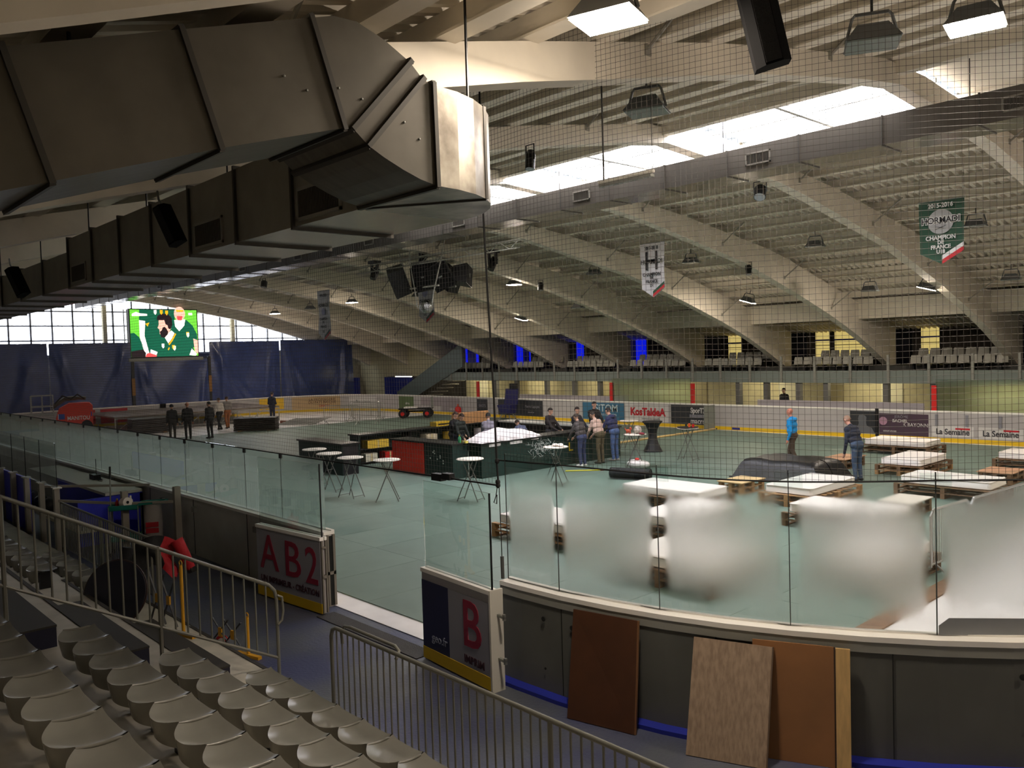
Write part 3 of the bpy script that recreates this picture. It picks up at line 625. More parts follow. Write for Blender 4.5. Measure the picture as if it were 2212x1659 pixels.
s_ = column_speaker((-3.45, 5.95, 6.42), 0.27, 0.25, 0.80, (0.10, -0.22), 0.6, 'large black speaker hanging from the roof at the top edge')
CL = thing('speaker_cluster', 'ring of black speakers hanging in a pale frame over the rink centre', 'speaker', (-26.0, 19.7, 6.85))
for k, (x, y, a, ti, s) in enumerate(((-1.55,-.25,-0.55,0.35,1.1),(-0.45,0.1,0.0,0.1,0.95),(0.45,-.3,0.15,0.15,1.05),(1.05,-.1,0.55,0.30,1.0),(0.1,0.9,3.1,0.2,1.0),(1.3,0.7,2.0,0.2,0.9))):
    w, d, h = 0.85*s, 0.6*s, 1.0*s
    o = obj('speaker', MB().prism([(-w/2,-d/2),(w/2,-d/2),(w*.36,d/2),(-w*.36,d/2)], 'z', -h/2, h/2), BLACK, CL, loc=(x, y, 0), rot=(ti, -a*0.7, a))
    obj('speaker_grille', MB().box(-w*.46,-d/2-.015,-h*.46,w*.46,-d/2,h*.46), GRL, o); obj('badge', MB().box(-.08,-d/2-.02,-.03,.08,-d/2-.016,0.03), STEEL, o)
PALEF = M('pale_frame', (186,184,172), 0.5)
mb = MB()
for z in (-0.42, 0.55): mb.tube([(-1.2,0.35,z),(1.3,0.35,z)], 0.035, 6).tube([(-0.4,-.55,z),(1.4,-.55,z)], 0.035, 6)
mb.tube([(-0.35,-.6,2.0),(-0.3,-.6,0.6),(0.0,-.6,-0.7),(0.1,-.6,-1.2)], 0.025, 6).tube([(1.7,-.4,1.4),(1.5,-.5,0.5),(1.1,-.55,-0.6),(0.95,-.55,-1.1)], 0.025, 6).tube([(-1.9,0,1.3),(-1.6,0,0.6)], 0.02, 6).tube([(0.2,0.3,1.3),(0.2,0.3,0.55)], 0.03, 6)
obj('frame', mb, PALEF, CL)
obj('mirror_ball', MB().ell((0.25,-.3,-1.15),(0.26,0.26,0.26),14,10), M('mirror_facets', (200,200,200), 0.12, 1.0, bump=1.0, bscale=30), CL)
# lighting truss behind the cluster
TR = thing('lighting_truss', 'thin white lattice truss above the hanging speaker cluster', 'truss', (-26, 19.0, 7.45))
mb = MB(); 
for dy, dz in ((0,0.14),(0,-0.14),(0.28,0.14)): mb.tube([(-4.0,dy,dz),(6.0,dy,dz)], 0.022, 5)
for k in range(20): mb.tube([(-4+k*.5,0,-0.14 if k % 2 else 0.14),(-3.5+k*.5,0,0.14 if k % 2 else -0.14)], 0.014, 4)
obj('lattice', mb, PALEF, TR)
def moving_head(loc, label):
    t = thing('moving_head_light', label, 'stage light', loc)
    obj('base', MB().box(-.22,-.18,.30,.22,.18,.42), BLACK, t); obj('yoke', MB().box(-.22,-.06,-.12,-.17,.06,.32).box(.17,-.06,-.12,.22,.06,.32), BLACK, t)
    obj('head', MB().tube([(0,0.12,.12),(0,0,-.05),(0.03,-.14,-.32)], [0.13,0.16,0.13], 12), BLACK2, t)
moving_head((-28.9, 19.2, 7.35), 'black moving head light left of the speaker cluster'); moving_head((-26.5, 19.9, 7.78), 'black moving head light directly above the speaker cluster'); moving_head((-23.5, 20.9, 7.30), 'black moving head light right of the speaker cluster near the rope')
def par_can(loc, label, ax=(0.1,-0.2,-0.9), r=0.10):
    t = thing('par_spotlight', label, 'stage light', loc); a = Vector(ax).normalized()
    obj('can', MB().tube([-a*0.17, -a*0.10, a*0.17], [r*.7, r, r], 14), BLACK2, t); obj('can_lens', MB().tube([a*0.165, a*0.172], r*.9, 14), M('lens_glass', (150,155,160), 0.1, 0.3), t)
    obj('yoke', MB().tube([(-r*1.15,0,0),(-r*1.15,0,.26),(r*1.15,0,.26),(r*1.15,0,0)], 0.014, 5), BLACK2, t)
par_can((-10.3, 10.1, 7.15), 'black par can hanging right of the bright duct elbow', r=0.085)
par_can((-10.9, 18.6, 7.62), 'box spotlight below the ridge duct at upper right', (0.2,-0.5,-0.8), 0.15)
par_can((-15.5, 25.6, 6.45), 'small spotlight with yoke beside the arch below the ridge duct', r=0.10); par_can((-25.0, 24.9, 6.6), 'small dark spotlight right of the lit far floodlight', r=0.12); par_can((-38.6, 19.1, 7.6), 'small black spotlight on the truss above the blue tarps', r=0.16)
tw = thing('twin_spotlights', 'pair of small square black framed lamps under the far eave', 'stage light', (-12.0, 33.6, 5.75))
for dx in (-.32, .32):
    obj('lamp_frame', MB().box(dx-.24,-.05,-.14,dx+.24,.05,-.10).box(dx-.24,-.05,.14,dx+.24,.05,.18).box(dx-.24,-.05,-.1,dx-.20,.05,.14).box(dx+.20,-.05,-.1,dx+.24,.05,.14), BLACK, tw); obj('lamp_face', MB().box(dx-.2,0,-.1,dx+.2,.02,.14), LENS, tw)

# ---- club banners
BG = M('banner_green', (18,62,40), 0.7); BW = M('banner_white', (196,194,196), 0.7); BR = M('banner_red', (176,26,34), 0.7); BWT = M('banner_lettering_white', (205,205,200), 0.7); BK = M('banner_lettering_black', (20,20,24), 0.7); BGD = M('banner_grey', (150,150,148), 0.7)
def banner(loc, w, h, point, base, label, lines, stripe, rz=0.0, disc=None):
    t = thing('banner', label, 'banner', loc, rz); pt = h+point
    def wav(x, z): return 0.03*math.sin(z*3.1+x*2)
    rows = []; n = 10
    mb = MB(); nx = 9
    pts = []
    for i in range(n+1):
        rows.append([(-w/2+w*j/(nx-1), wav(-w/2+w*j/(nx-1), -h*i/n), -(h*i/n) - (point*(1-abs(2*j/(nx-1)-1)) if i == n else 0)) for j in range(nx)])
    mb.grid(rows); mb.grid([[(x, y+0.006, z) for x, y, z in r] for r in reversed(rows)])
    obj('cloth', mb, base, t, fixn=False)
    obj('top_bar', MB().tube([(-w/2-.03,0,0.01),(w/2+.03,0,0.01)], 0.014, 6), STEEL, t); 
    for sx_ in (-1, 1): obj('hanging_cord', MB().tube([(sx_*w/2,0,0.01),(sx_*w/2,0,0.75)], 0.005, 4), BLACK2, t)
    if stripe:
        for k, m_ in enumerate(stripe):
            o = (k)*0.10*w; z_at = lambda x: -h-point*(1-abs(2*x/w))
            obj('stripe', MB().hexa([(0.02*w,-.04,-h-point+o*1.0),(w/2,-.04,-h+o*1.0),(w/2,-.036,-h+o),(0.02*w,-.036,-h-point+o),(0.02*w,-.04,-h-point+o+.10*w),(w/2,-.04,-h+o+.10*w),(w/2,-.036,-h+o+.10*w),(0.02*w,-.036,-h-point+o+.10*w)]), m_, t)
    if disc: obj('roundel', MB().lathe([(disc[1],0),(disc[1],0.01)], n=28), disc[2], t, loc=(0,-.045,-disc[0]), rot=(PI/2,0,0))
    for s, size, z, sx_, m_ in lines:
        if s == 'HORMADI': text(s, size, (0,-.0565,-z), BWT, t, sx=sx_, bold=0.020, name='lettering_outline')
        text(s, size, (0,-.062,-z), m_, t, sx=sx_, bold=0.004)
    return t
banner((-7.55,21.0,7.14), 1.0, 1.22, 0.28, BG, 'green pennant banner with white lettering and red stripe at right', [('2015-2016',.145,.12,.9,BWT),('HORMADI',.205,.47,.92,BK),('CHAMPION',.14,.88,.92,BWT),('DE',.125,.99,.9,BWT),('FRANCE',.13,1.10,.92,BWT),('U18',.125,1.21,.9,BWT)], [BR, BWT], disc=(.50,.29,BGD))
obj('crossed_sticks', MB().bar((-.12,-.07,-.68),(.12,-.07,-.60),.006,.014,(0,1,0)).bar((.12,-.07,-.68),(-.12,-.07,-.60),.006,.014,(0,1,0)), BK, bpy.data.objects['banner'])
banner((-16.7,21.8,7.25), 0.95, 1.45, 0.30, BW, 'white pennant banner with big black letter H on the far roof', [('2017-2018',.15,.16,.85,BK),('H',.85,.60,.95,BK),('HORMADI',.20,.60,.95,BK),('CHAMPION',.15,1.01,.92,BK),('DE',.12,1.12,.9,BK),('FRANCE',.14,1.24,.92,BK),('D1',.13,1.37,.9,BK)], [BR, BG])
banner((-30.4,22.9,7.30), 1.15, 1.65, 0.35, BW, 'white pennant banner hanging below the speaker cluster', [('HORMADI',.24,.30,.85,BK),('CHAMPION',.2,1.02,.8,BK),('DE',.15,1.2,.9,BK),('FRANCE',.17,1.4,.9,BK),('D2',.17,1.6,.9,BK)], [BR, BG], disc=(.62,.20,M('banner_lilac',(150,150,180),.7)))
banner((-37.9,22.0,7.30), 1.15, 2.2, 0.35, BW, 'leftmost white pennant banner above the blue tarps', [('1999-2000',.2,.25,.85,BK),('HORMADI',.24,.75,.85,BK),('CHAMPION',.18,1.45,.8,BK),('DE',.15,1.62,.9,BK),('FRANCE',.17,1.85,.9,BK),('D3',.17,2.1,.9,BK)], [BR, BG], disc=(1.08,.18,M('banner_lilac')))
# ================================================================== FAR END
TARP = M('blue_tarpaulin', (58,74,130), 0.30, var=0.12, scale=1.5, spec=0.6)
def tarp(y0, y1, z0, z1, label, seed, x=-55.28):
    rnd = random.Random(seed); w = y1-y0; h = z1-z0; t = thing('tarpaulin', label, 'tarpaulin', (x, (y0+y1)/2, z1), 0.0, 'blue tarpaulins')
    fol = [(rnd.uniform(0,1), rnd.uniform(0.0,0.8), rnd.uniform(.03,.09)) for _ in range(9)]
    def off(u, v):
        d = 0.05*math.sin(u*9+v*4+seed)
        for cx_, sl, am in fol: e = (u-(cx_*0.3+0.7*(0 if cx_ < .5 else 1)) - (0.5-cx_)*sl*v*1.6)/0.03; d += am*math.exp(-e*e)*min(1, v*3)
        return d
    n, m = 56, 20
    rows = [[(off(i/n, j/m)+0.05*rnd.random()*0, -w/2+w*i/n, -h*j/m - 0.04*math.sin(i*.5)*(j == m) + 0.03*abs(math.sin(i*.35))*(j == 0)) for i in range(n+1)] for j in range(m+1)]
    mb = MB().grid(rows); mb.grid([[(a-0.01, b, c) for a, b, c in r] for r in reversed(rows)])
    obj('sheet', mb, TARP, t, smooth=60, fixn=False)
    mb = MB()
    for k in range(7): mb.ell((0.04, -w/2+0.1+(w-.2)*k/6, -0.06), (0.02,0.03,0.03), 6, 4)
    obj('eyelet', mb, STEEL, t); obj('top_line', MB().tube([(0.0,-w/2,0.02),(0.0,w/2,0.02)], 0.015, 5), BLACK2, t)
tarp(5.5, 13.3, 0.9, 5.17, 'blue tarpaulin at the left edge of the photo below the window', 3); tarp(13.4, 18.05, 0.95, 5.16, 'blue tarpaulin behind the red lift left of the screen', 5)
tarp(18.25, 23.1, 0.9, 4.10, 'shorter blue tarpaulin hanging directly below the screen', 8); tarp(23.2, 28.3, 1.0, 5.15, 'blue tarpaulin just right of the screen', 11); tarp(28.4, 34.4, 1.05, 5.2, 'rightmost blue tarpaulin beside the pale end wall', 14)
for k, y in enumerate((18.15, 23.15)):
    t = thing('padded_post', ['black and yellow post between tarpaulins left of the stage', 'black and tan post between tarpaulins right of the short one'][k], 'post', (-55.32, y, 0))
    obj('post_shaft', MB().box(-.09,-.09,0,.09,.09,4.2), BLACK, t); obj('post_sleeve', MB().box(-.10,-.10,1.8,.10,.10,2.9), M('ochre_sleeve', (150,104,40), 0.6), t); obj('post_foot', MB().box(-.12,-.12,0,.12,.12,.75), M('pale_foot', (200,196,188), .6), t)
# ---- LED screen
SC = thing('video_screen', 'large LED screen showing rugby players in green over the tarps', 'screen', (-55.3, 20.27, 5.78))
def EM(n, rgb, s=1.15): return M(n, rgb, 0.6, emit=s, ecol=rgb)
W_, H_ = 4.3, 3.05
obj('screen_housing', MB().box(-.25,-W_/2-.06,-H_/2-.06,0,W_/2+.06,H_/2+.06), BLACK, SC); obj('screen_ledge', MB().box(-.2,-W_/2-.2,-H_/2-.28,.1,W_/2+.3,-H_/2-.08), STEEL, SC)
obj('support_lattice', MB().box(-.2,-W_/2-.35,-3.0,-.1,-W_/2-.30,H_/2).box(-.2,-W_/2-.15,-3.0,-.1,-W_/2-.1,H_/2), STEEL, SC)
pic = MB()
def PP(pts, lay, m): pic.poly([(0.004+0.003*lay, (u-.5)*W_, (.5-v)*H_) for u, v in pts], m)
def circ(cx_, cy_, rx, ry, n=18, a0=0, a1=2*PI): return [(cx_+rx*math.cos(a0+(a1-a0)*k/n), cy_+ry*math.sin(a0+(a1-a0)*k/n)) for k in range(n)]
PP([(0,0),(1,0),(1,1),(0,1)],0,0)
PP([(.14,0),(.66,0),(.66,.30),(.52,.60),(.42,1),(.26,1),(.17,.40),(.13,.22)],1,1)      # player behind at left
PP([(.13,.22),(.22,.24),(.20,.55),(.27,1),(.20,1),(.13,.58)],2,2); PP([(.22,.30),(.28,.27),(.25,.36)],3,3)
PP([(.60,.42),(.66,.26),(.74,.20),(.84,.22),(.93,.34),(.99,.52),(1,.80),(.90,.82),(.62,.62)],2,1)
PP([(.65,.22),(.82,.20),(.80,.34),(.72,.46),(.66,.36)],3,2); PP(circ(.735,.08,.085,.15),4,4); PP([(.68,.0),(.80,.0),(.79,.04),(.69,.04)],5,3); PP([(.69,.13),(.78,.13),(.765,.22),(.70,.22)],5,6)
PP([(.93,.62),(1,.66),(1,.95),(.95,.92)],3,4)
PP([(0,.50),(.05,.49),(.12,.58),(.17,.74),(.20,1),(0,1)],2,1); PP([(0,.88),(.17,.84),(.21,.92),(.2,1),(0,1)],3,5)
PP([(.28,1),(.30,.82),(.36,.68),(.45,.60),(.52,.55),(.63,.50),(.74,.56),(.84,.66),(.92,.80),(.95,.94),(.90,1)],4,1)
PP([(.28,.84),(.38,.90),(.36,.97),(.27,.92)],5,2); PP([(.22,.93),(.31,.90),(.37,.97),(.36,1),(.20,1)],5,6); PP([(.90,.84),(.98,.96),(.96,1),(.86,.98)],5,2)
PP([(.49,.58),(.60,.44),(.645,.50),(.60,.62),(.545,.72)],5,2); PP([(.545,.74),(.60,.63),(.655,.50),(.67,.52),(.615,.66),(.56,.76)],6,3)
PP([(.415,.24),(.43,.17),(.52,.14),(.59,.24),(.595,.40),(.56,.50),(.48,.56),(.425,.52),(.42,.42),(.395,.385),(.415,.32)],6,4)
PP([(.385,.22),(.40,.13),(.47,.08),(.56,.09),(.61,.17),(.62,.32),(.585,.42),(.555,.40),(.545,.33),(.515,.31),(.50,.22),(.43,.22)],7,5)
PP([(.425,.47),(.455,.44),(.47,.38),(.50,.36),(.525,.40),(.55,.47),(.54,.53),(.49,.60),(.44,.58)],7,5)
for u, v, c_ in ((.465,.77,2),(.62,.80,3),(.635,.82,2),(.845,.52,3),(.85,.54,2),(.37,.05,2),(.54,.06,3),(.46,.05,3)): PP([(u-.02,v-.045),(u+.02,v-.045),(u+.02,v+.02),(u,v+.06),(u-.02,v+.02)],8,c_)
PP([(.53,.85),(.55,.80),(.565,.82),(.545,.87)],8,3); PP([(.03,.09),(.09,.05),(.15,.08),(.25,.09),(.25,.13),(.03,.14)],8,2); PP([(.87,.06),(.93,.06),(.93,.11),(.87,.11)],8,2)
obj('picture', pic, [EM('led_grass',(96,184,52)),EM('led_green',(4,78,56)),EM('led_pale',(250,238,228)),EM('led_gold',(226,160,20)),EM('led_skin',(232,170,150)),EM('led_dark',(26,16,20)),EM('led_red',(214,70,70))], SC, fixn=False)

# ---- stage
STG = thing('stage', 'low stage of black decks on silver truss legs before the tarps', 'stage', (-51.4, 19.7, 0.012))
DK = M('black_stage_deck', (124,112,100), 0.35, var=0.15, scale=3); ALU = M('aluminium', (176,176,172), 0.35, 0.6)
for i in range(5):
    for j in range(3): obj('deck_panel', MB().box(-3.1+j*2.066+.01, -4.9+i*1.96+.01, .84, -3.1+(j+1)*2.066-.01, -4.9+(i+1)*1.96-.01, .92), DK, STG)
for i in range(6):
    y = -4.88+i*1.952
    for x in (-3.0, 0.0, 3.05): obj('stage_leg', MB().tube([(x,y,0),(x,y,.84)], .03, 6), ALU, STG)
    if i < 5:
        obj('stage_brace', MB().tube([(3.05,y,.08),(3.05,y+.97,.78)], .022, 5).tube([(3.05,y+.97,.78),(3.05,y+1.95,.08)], .022, 5).tube([(3.05,y,.15),(3.05,y+1.95,.15)], .022, 5).tube([(3.05,y,.80),(3.05,y+1.95,.80)], .026, 5), ALU, STG)
# decking stacks waiting on the ice
def deck_stack(loc, rz, n, label, w=2.0, d=1.0):
    t = thing('deck_stack', label, 'stage decks', loc, rz, 'stacked stage decks')
    for k in range(n): obj('deck', MB().box(-w/2, -d/2+(k % 2)*.05, .04+k*.1, w/2, d/2+(k % 3)*.03, .04+k*.1+.075), M('dark_deck', (48,40,34), 0.5, var=.2, scale=4), t)
    obj('bearer', MB().box(-w*.4,-d/2,0,-w*.3,d/2,.05).box(w*.3,-d/2,0,w*.4,d/2,.05), M('tan_bearer', (150,110,66), .7), t)
deck_stack((-47.1,16.2,0.012), 1.5, 8, 'tall stack of dark decks left of the stage front'); deck_stack((-42.6,20.3,0.012), 0.9, 7, 'stack of dark deck panels behind the man in the white jacket', 2.2, 1.1)
t = thing('truss_pile', 'pile of silver truss frames lying on the ice right of the stage', 'truss', (-43.6, 23.6, 0.012), 0.4)
for k in range(6):
    y = -.7+k*.28; mb = MB().tube([(-1.3,y,.05+.04*k),(1.3,y+.1,.10+.05*k)], .025, 5).tube([(-1.3,y+.22,.05+.04*k),(1.3,y+.3,.10+.05*k)], .025, 5)
    for q in range(6): mb.tube([(-1.3+q*.45,y,.06+.04*k),(-1.1+q*.45,y+.24,.07+.045*k)], .014, 4)
    obj('truss_frame', mb, ALU, t)
t = thing('timber_block', 'short reddish brown timber lying on ice beside the man in shorts', 'timber', (-45.4, 23.6, 0.012), 0.4); obj('beam', MB().box(-.5,-.08,0,.5,.08,.16), M('red_brown_wood', (128,70,48), .6), t); obj('beam_end', MB().box(.5,-.07,.01,.51,.07,.15), M('end_grain', (170,120,80), .7), t)
# ---- crowd barriers
CB = M('galvanised_barrier', (168,168,164), 0.35, 0.55)
def barrier(loc, rz, label, w=2.2, mat=CB, pitch=.115):
    t = thing('crowd_barrier', label, 'barrier', loc, rz, 'crowd barriers'); h = 1.1
    fr = [(-w/2,0,.18),(-w/2,0,h-.1),(-w/2+.1,0,h),(w/2-.1,0,h),(w/2,0,h-.1),(w/2,0,.18)]
    obj('frame', MB().tube(fr, .021, 6).tube([(-w/2,0,.22),(w/2,0,.22)], .017, 6), mat, t)
    n = int(w/pitch)
    for k in range(1, n): x = -w/2+w*k/n; obj('bar', MB().tube([(x,0,.22),(x,0,h)], .008, 5), mat, t)
    for x in (-w/2+.12, w/2-.12): obj('foot', MB().tube([(x,-.3,0.01),(x,0,.22),(x,.3,0.01)], .02, 5), mat, t)
    return t
for k, (x, y, a) in enumerate(((-40.9,24.6,.55),(-40.4,25.6,.5),(-41.9,27.0,.45),(-43.2,27.6,.4))):
    barrier((x, y, .03), a, ['nearest silver crowd barrier in the row right of the stage','second silver crowd barrier in the row right of the stage','third silver crowd barrier in the row near the trolley','farthest silver crowd barrier in the row by the boards'][k])
barrier((-5.10, 14.45, .03), 1.48, 'short pale close-barred barrier at the ice edge behind the right glass joint', 1.35, pitch=.058)
barrier((-4.93, 16.35, .03), 1.48, 'pale close-barred barrier running out of the right edge', 2.3, pitch=.058)
# ---- lift, carts, cans
LF = thing('boom_lift', 'red boom lift with grey basket parked before the left tarps', 'lift', (-51.3, 13.6, 0.012), 1.3)
obj('counterweight', MB().prism([(-1.0,.35),(1.05,.35),(1.1,.5),(1.1,1.55),(.9,1.72),(-.35,1.72),(-.95,1.45),(-1.15,.9)], 'y', -.75, .75), M('lift_red', (222,62,44), .4), LF, smooth=40); LF.scale = (.82,.82,1.0)
text('MANITOU', .30, (.22,-.76,.88), M('lift_white', (235,230,226), .5), LF, bold=.006); obj('blue_sticker', MB().box(-.98,-.757,.85,-.62,-.75,1.15), M('sticker_blue', (40,80,170), .5), LF); obj('white_sticker', MB().box(-1.02,-.756,.85,-.9,-.75,1.15), M('lift_white'), LF); obj('side_sticker', MB().box(.98,-.757,.95,1.04,-.75,1.2), M('sticker_blue'), LF)
for x in (-.7, .7):
    for y in (-.65, .65): obj('wheel', MB().lathe([(.1,-.13),(.36,-.13),(.38,-.08),(.38,.08),(.36,.13),(.1,.13)], n=18), BLACK, LF, loc=(x, y, .38), rot=(PI/2, 0, 0))
mb = MB(); X0, X1 = -2.6, -1.3
for z in (1.15, 1.6, 2.2): mb.tube([(X0,-.6,z),(X1,-.6,z),(X1,.6,z),(X0,.6,z)], .03, 5, closed=True)
for x in (X0, (X0+X1)/2, X1):
    for y in (-.6, .6): mb.tube([(x,y,1.15),(x,y,2.2)], .025, 5)
obj('basket', mb, M('basket_grey', (180,178,174), .4, .3), LF); obj('basket_floor', MB().box(X0,-.6,1.1,X1,.6,1.16), STEEL, LF)
obj('boom', MB().tube([(-1.4,0,1.5),(-.6,0.1,1.95),(.1,0.15,2.0)], .13, 8).tube([(.1,.15,2.0),(.7,.1,1.95)], .1, 8), M('boom_grey', (96,92,80), .5, .3), LF); obj('hose_bundle', MB().tube([(-1.2,-.2,1.7),(-.7,-.25,2.15),(-.2,-.2,1.95),(.2,-.2,2.2),(.6,-.2,1.95)], .05, 6), BLACK, LF); obj('axle_base', MB().box(-1.0,-.55,.3,1.0,.55,.5), BLACK2, LF)
CT = thing('flatbed_cart', 'four wheeled flatbed cart with red hubs by the far boards', 'cart', (-41.2, 30.0, 0.03), 0.75)
obj('cart_bed', MB().box(-1.0,-.45,.52,1.0,.45,.60), BLACK2, CT); obj('load', MB().box(-.7,-.3,.60,.1,.3,.68), M('white_board', (226,224,220), .5), CT)
for x in (-.75, .75):
    for y in (-.42, .42): w_ = obj('wheel', MB().lathe([(.08,-.07),(.25,-.07),(.27,0),(.25,.07),(.08,.07)], n=16), BLACK, CT, loc=(x, y, .27), rot=(PI/2, 0, 0)); obj('hub', MB().lathe([(.12,-.085),(.12,.085)], n=12), RED, w_)
mb = MB()
for k in range(6): mb.tube([(1.0,-.4+k*.16,.6),(1.0,-.4+k*.16,1.25)], .014, 4)
mb.tube([(1.0,-.45,1.25),(1.0,.45,1.25)], .02, 5); obj('cart_rail', mb, STEEL, CT); obj('axle', MB().tube([(-.75,-.4,.27),(-.75,.4,.27)], .03, 6).tube([(.75,-.4,.27),(.75,.4,.27)], .03, 6).bar((-.7,0,.4),(.7,0,.4),.1,.1), BLACK2, CT)
t = thing('gas_cylinder', 'small red canister standing by the far boards', 'canister', (-39.6, 32.0, .012)); obj('can_body', MB().lathe([(.16,0),(.20,.04),(.20,.5),(.12,.6),(.05,.64)], n=16), RED, t, smooth=50); obj('can_valve', MB().tube([(0,0,.62),(0,0,.76)], .05, 8), M('orange_valve', (196,90,60), .5), t)
t = thing('folding_chair', 'navy high chair standing at the far boards behind the bar', 'chair', (-35.0, 31.9, .012), .2)
obj('chair_seat', MB().box(-.45,-.35,.75,.45,.35,.85), M('navy_fabric', (26,28,84), .7), t); obj('chair_back', MB().hexa([(-.4,.25,.85),(.5,.25,.85),(.5,.35,.85),(-.4,.35,.85),(-.3,.3,1.75),(.55,.3,1.75),(.55,.4,1.75),(-.3,.4,1.75)]), M('navy_fabric'), t); obj('chair_skirt', MB().hexa([(-.3,-.3,.35),(.4,-.3,.35),(.4,.3,.35),(-.3,.3,.35),(-.45,-.35,.8),(.45,-.35,.8),(.45,.35,.8),(-.45,.35,.8)]), M('navy_fabric'), t)
obj('head_rest', MB().box(0,.25,1.75,.5,.4,2.05), BLACK, t)
for x, y in ((-.4,-.3),(.4,-.3),(-.4,.3),(.4,.3)): obj('leg', MB().tube([(x,y,0),(x*.5,y*.5,.4)], .03, 6), STEEL, t)

# ---- advertising on the far boards
def ad(xa, xb, z0, z1, mat, nm='ad_panel', y=32.735): return obj(nm, MB().box(xa, y-.006, z0, xb, y, z1), mat, wall_rfar)
def adt(s, size, x, z, mat, par, sx=1.0, bold=0.0): return text(s, size, (x, 32.722, z), mat, par, sx=sx, bold=bold)
A_TEAL = M('ad_teal', (54,108,140), .5); A_BLK = M('ad_black', (42,44,48), .5); A_W = M('ad_white', (206,204,202), .5); A_R = M('ad_red', (186,26,40), .5); A_PLUM = M('ad_plum', (70,52,66), .5); A_TAN = M('ad_tan', (188,160,120), .5); A_G = M('ad_olive', (84,104,62), .5); A_LG = M('ad_taupe', (150,140,144), .5); A_GT = M('ad_grey_text', (130,130,138), .5); A_Y = M('ad_yellow', (232,188,40), .5)
p = ad(-29.94,-27.08,.20,1.08,A_TEAL); adt('SiTOM',.56,-28.55+.28,.78,M('ad_pale_blue',(196,214,220),.5),p,.98,.004); adt('CÔTE SUD DES LANDES',.15,-28.3,.46,M('ad_pale_blue'),p,.9)
p = ad(-27.0,-24.35,.20,1.08,A_W); adt('KosTaldeA',.52,-25.6,.68,A_R,p,.92,.022); adt('location de vaisselle',.14,-25.4,.36,A_GT,p)
p = ad(-24.17,-21.85,.18,1.10,A_BLK); adt('SporT7R',.34,-22.55,.84,A_W,p,.8,.012); obj('white_bar', MB().box(-23.1,32.722,.52,-22.0,32.727,.66), A_GT, p); adt('macron',.36,-22.55,.34,A_W,p,.9,.006)
p = ad(-36.71,-32.96,.18,1.08,A_BLK); adt('Pierre Lapeyre',.20,-33.8,.72,A_GT,p,1,0); adt('ECAI',.24,-36.2,.66,A_GT,p); adt('immobilier',.12,-33.9,.40,A_GT,p)
p = ad(-38.97+.3,-37.67,.18,1.06,A_BLK); adt('EASTS',.24,-38.15,.66,A_GT,p)
p = ad(-44.34,-40.3,.55,1.06,A_LG); p = ad(-42.2,-40.0,.20,.52,A_LG); adt('GROUPE',.18,-41.0,.36,A_W,p)
p = ad(-46.9,-45.2,.2,1.08,A_G); adt('alma',.25,-45.9,.62,A_W,p)
p = ad(-15.32,-14.29,.2,1.08,A_BLK,'portrait_panel')
obj('portrait_shape', MB().prism([(-15.25,.22),(-14.35,.22),(-14.45,.42),(-14.65,.5),(-14.68,.62),(-14.66,.85),(-14.8,.95),(-14.95,.93),(-15.0,.78),(-14.97,.6),(-15.0,.5),(-15.15,.42)], 'y', 32.72, 32.727), M('ad_portrait_grey', (96,98,102), .5), p)
p = ad(-14.15,-12.30,.18,1.02,A_PLUM); adt('JÉRÔME',.15,-13.3,.90,A_GT,p); adt('BACHEL',.16,-13.35,.74,A_W,p,1,.003); adt('K BAYONNE',.20,-12.75+.02,.60,A_W,p,.9); adt('assurances',.12,-13.75,.34,A_W,p)
obj('roundel', MB().lathe([(.16,0),(.16,.006)], n=20), M('ad_pink',(170,130,150),.5), p, loc=(-14.0,32.728,.72), rot=(PI/2,0,0))
for xc in (-11.45, -9.85):
    p = ad(xc-.72,xc+.72,.22,.62,A_W); adt('La Semaine',.30,xc,.40,M('ad_dark_text',(46,44,50),.5),p,.86,.006); obj('red_bar', MB().box(xc+.1,32.722,.50,xc+.6,32.727,.56), A_R, p)
for xc in (-12.0,-10.95,-9.85,-8.8): obj('glass_support', MB().box(xc-.05,32.70,.62,xc+.05,32.735,1.05), A_GT, wall_rfar)
for xc in (-14.23,): obj('gate_post', MB().box(xc-.06,32.68,.1,xc+.06,32.735,1.2), BLACK2, wall_rfar)
obj('blue_square', MB().box(-20.8,32.715,.05,-20.4,32.727,.15), M('ad_blue',(40,44,120),.5), wall_rfar)
obj('open_gate', MB().box(-21.75,31.9,.05,-21.70,32.75,1.15), M('gate_glass_side',(120,124,116),.4), wall_rfar)
# ads on the far left curve
def adc(a0, a1, z0, z1, mat, r=6.935):
    pts = [(-48.0+r*math.cos(a), 25.8+r*math.sin(a)) for a in np.linspace(a0, a1, 8)]
    return obj('ad_panel', path_wall(pts, z0, z1, 0.0, 0.008), mat, wall_rfar)
def curve_text(s, size, a, z, mat, par, r=6.91):
    o = text(s, size, (0, 0, 0), mat, par, rot=(0, 0, 0))
    for v in o.data.vertices:
        g = a-v.co.x/r; q = r-v.co.z; v.co = (-48.0+q*math.cos(g), 25.8+q*math.sin(g), z+v.co.y)
    return o
p = adc(2.22, 2.72, .2, 1.08, A_TAN); curve_text('LA FROMAGERIE', .26, 2.41, .86, M('ad_brown',(92,60,40),.5), p); curve_text('DU PAYS BASQUE', .25, 2.41, .66, M('ad_brown'), p); curve_text('ONETIK', .22, 2.39, .40, A_R, p)
pts = []; 
q = adc(2.60, 2.70, .25, .75, M('ad_brown')); p = adc(1.78, 2.12, .25, 1.0, A_W); curve_text('Biscuiterie', .30, 1.95, .66, A_BLK, p); p = adc(2.80, 3.05, .3, 1.08, A_Y)
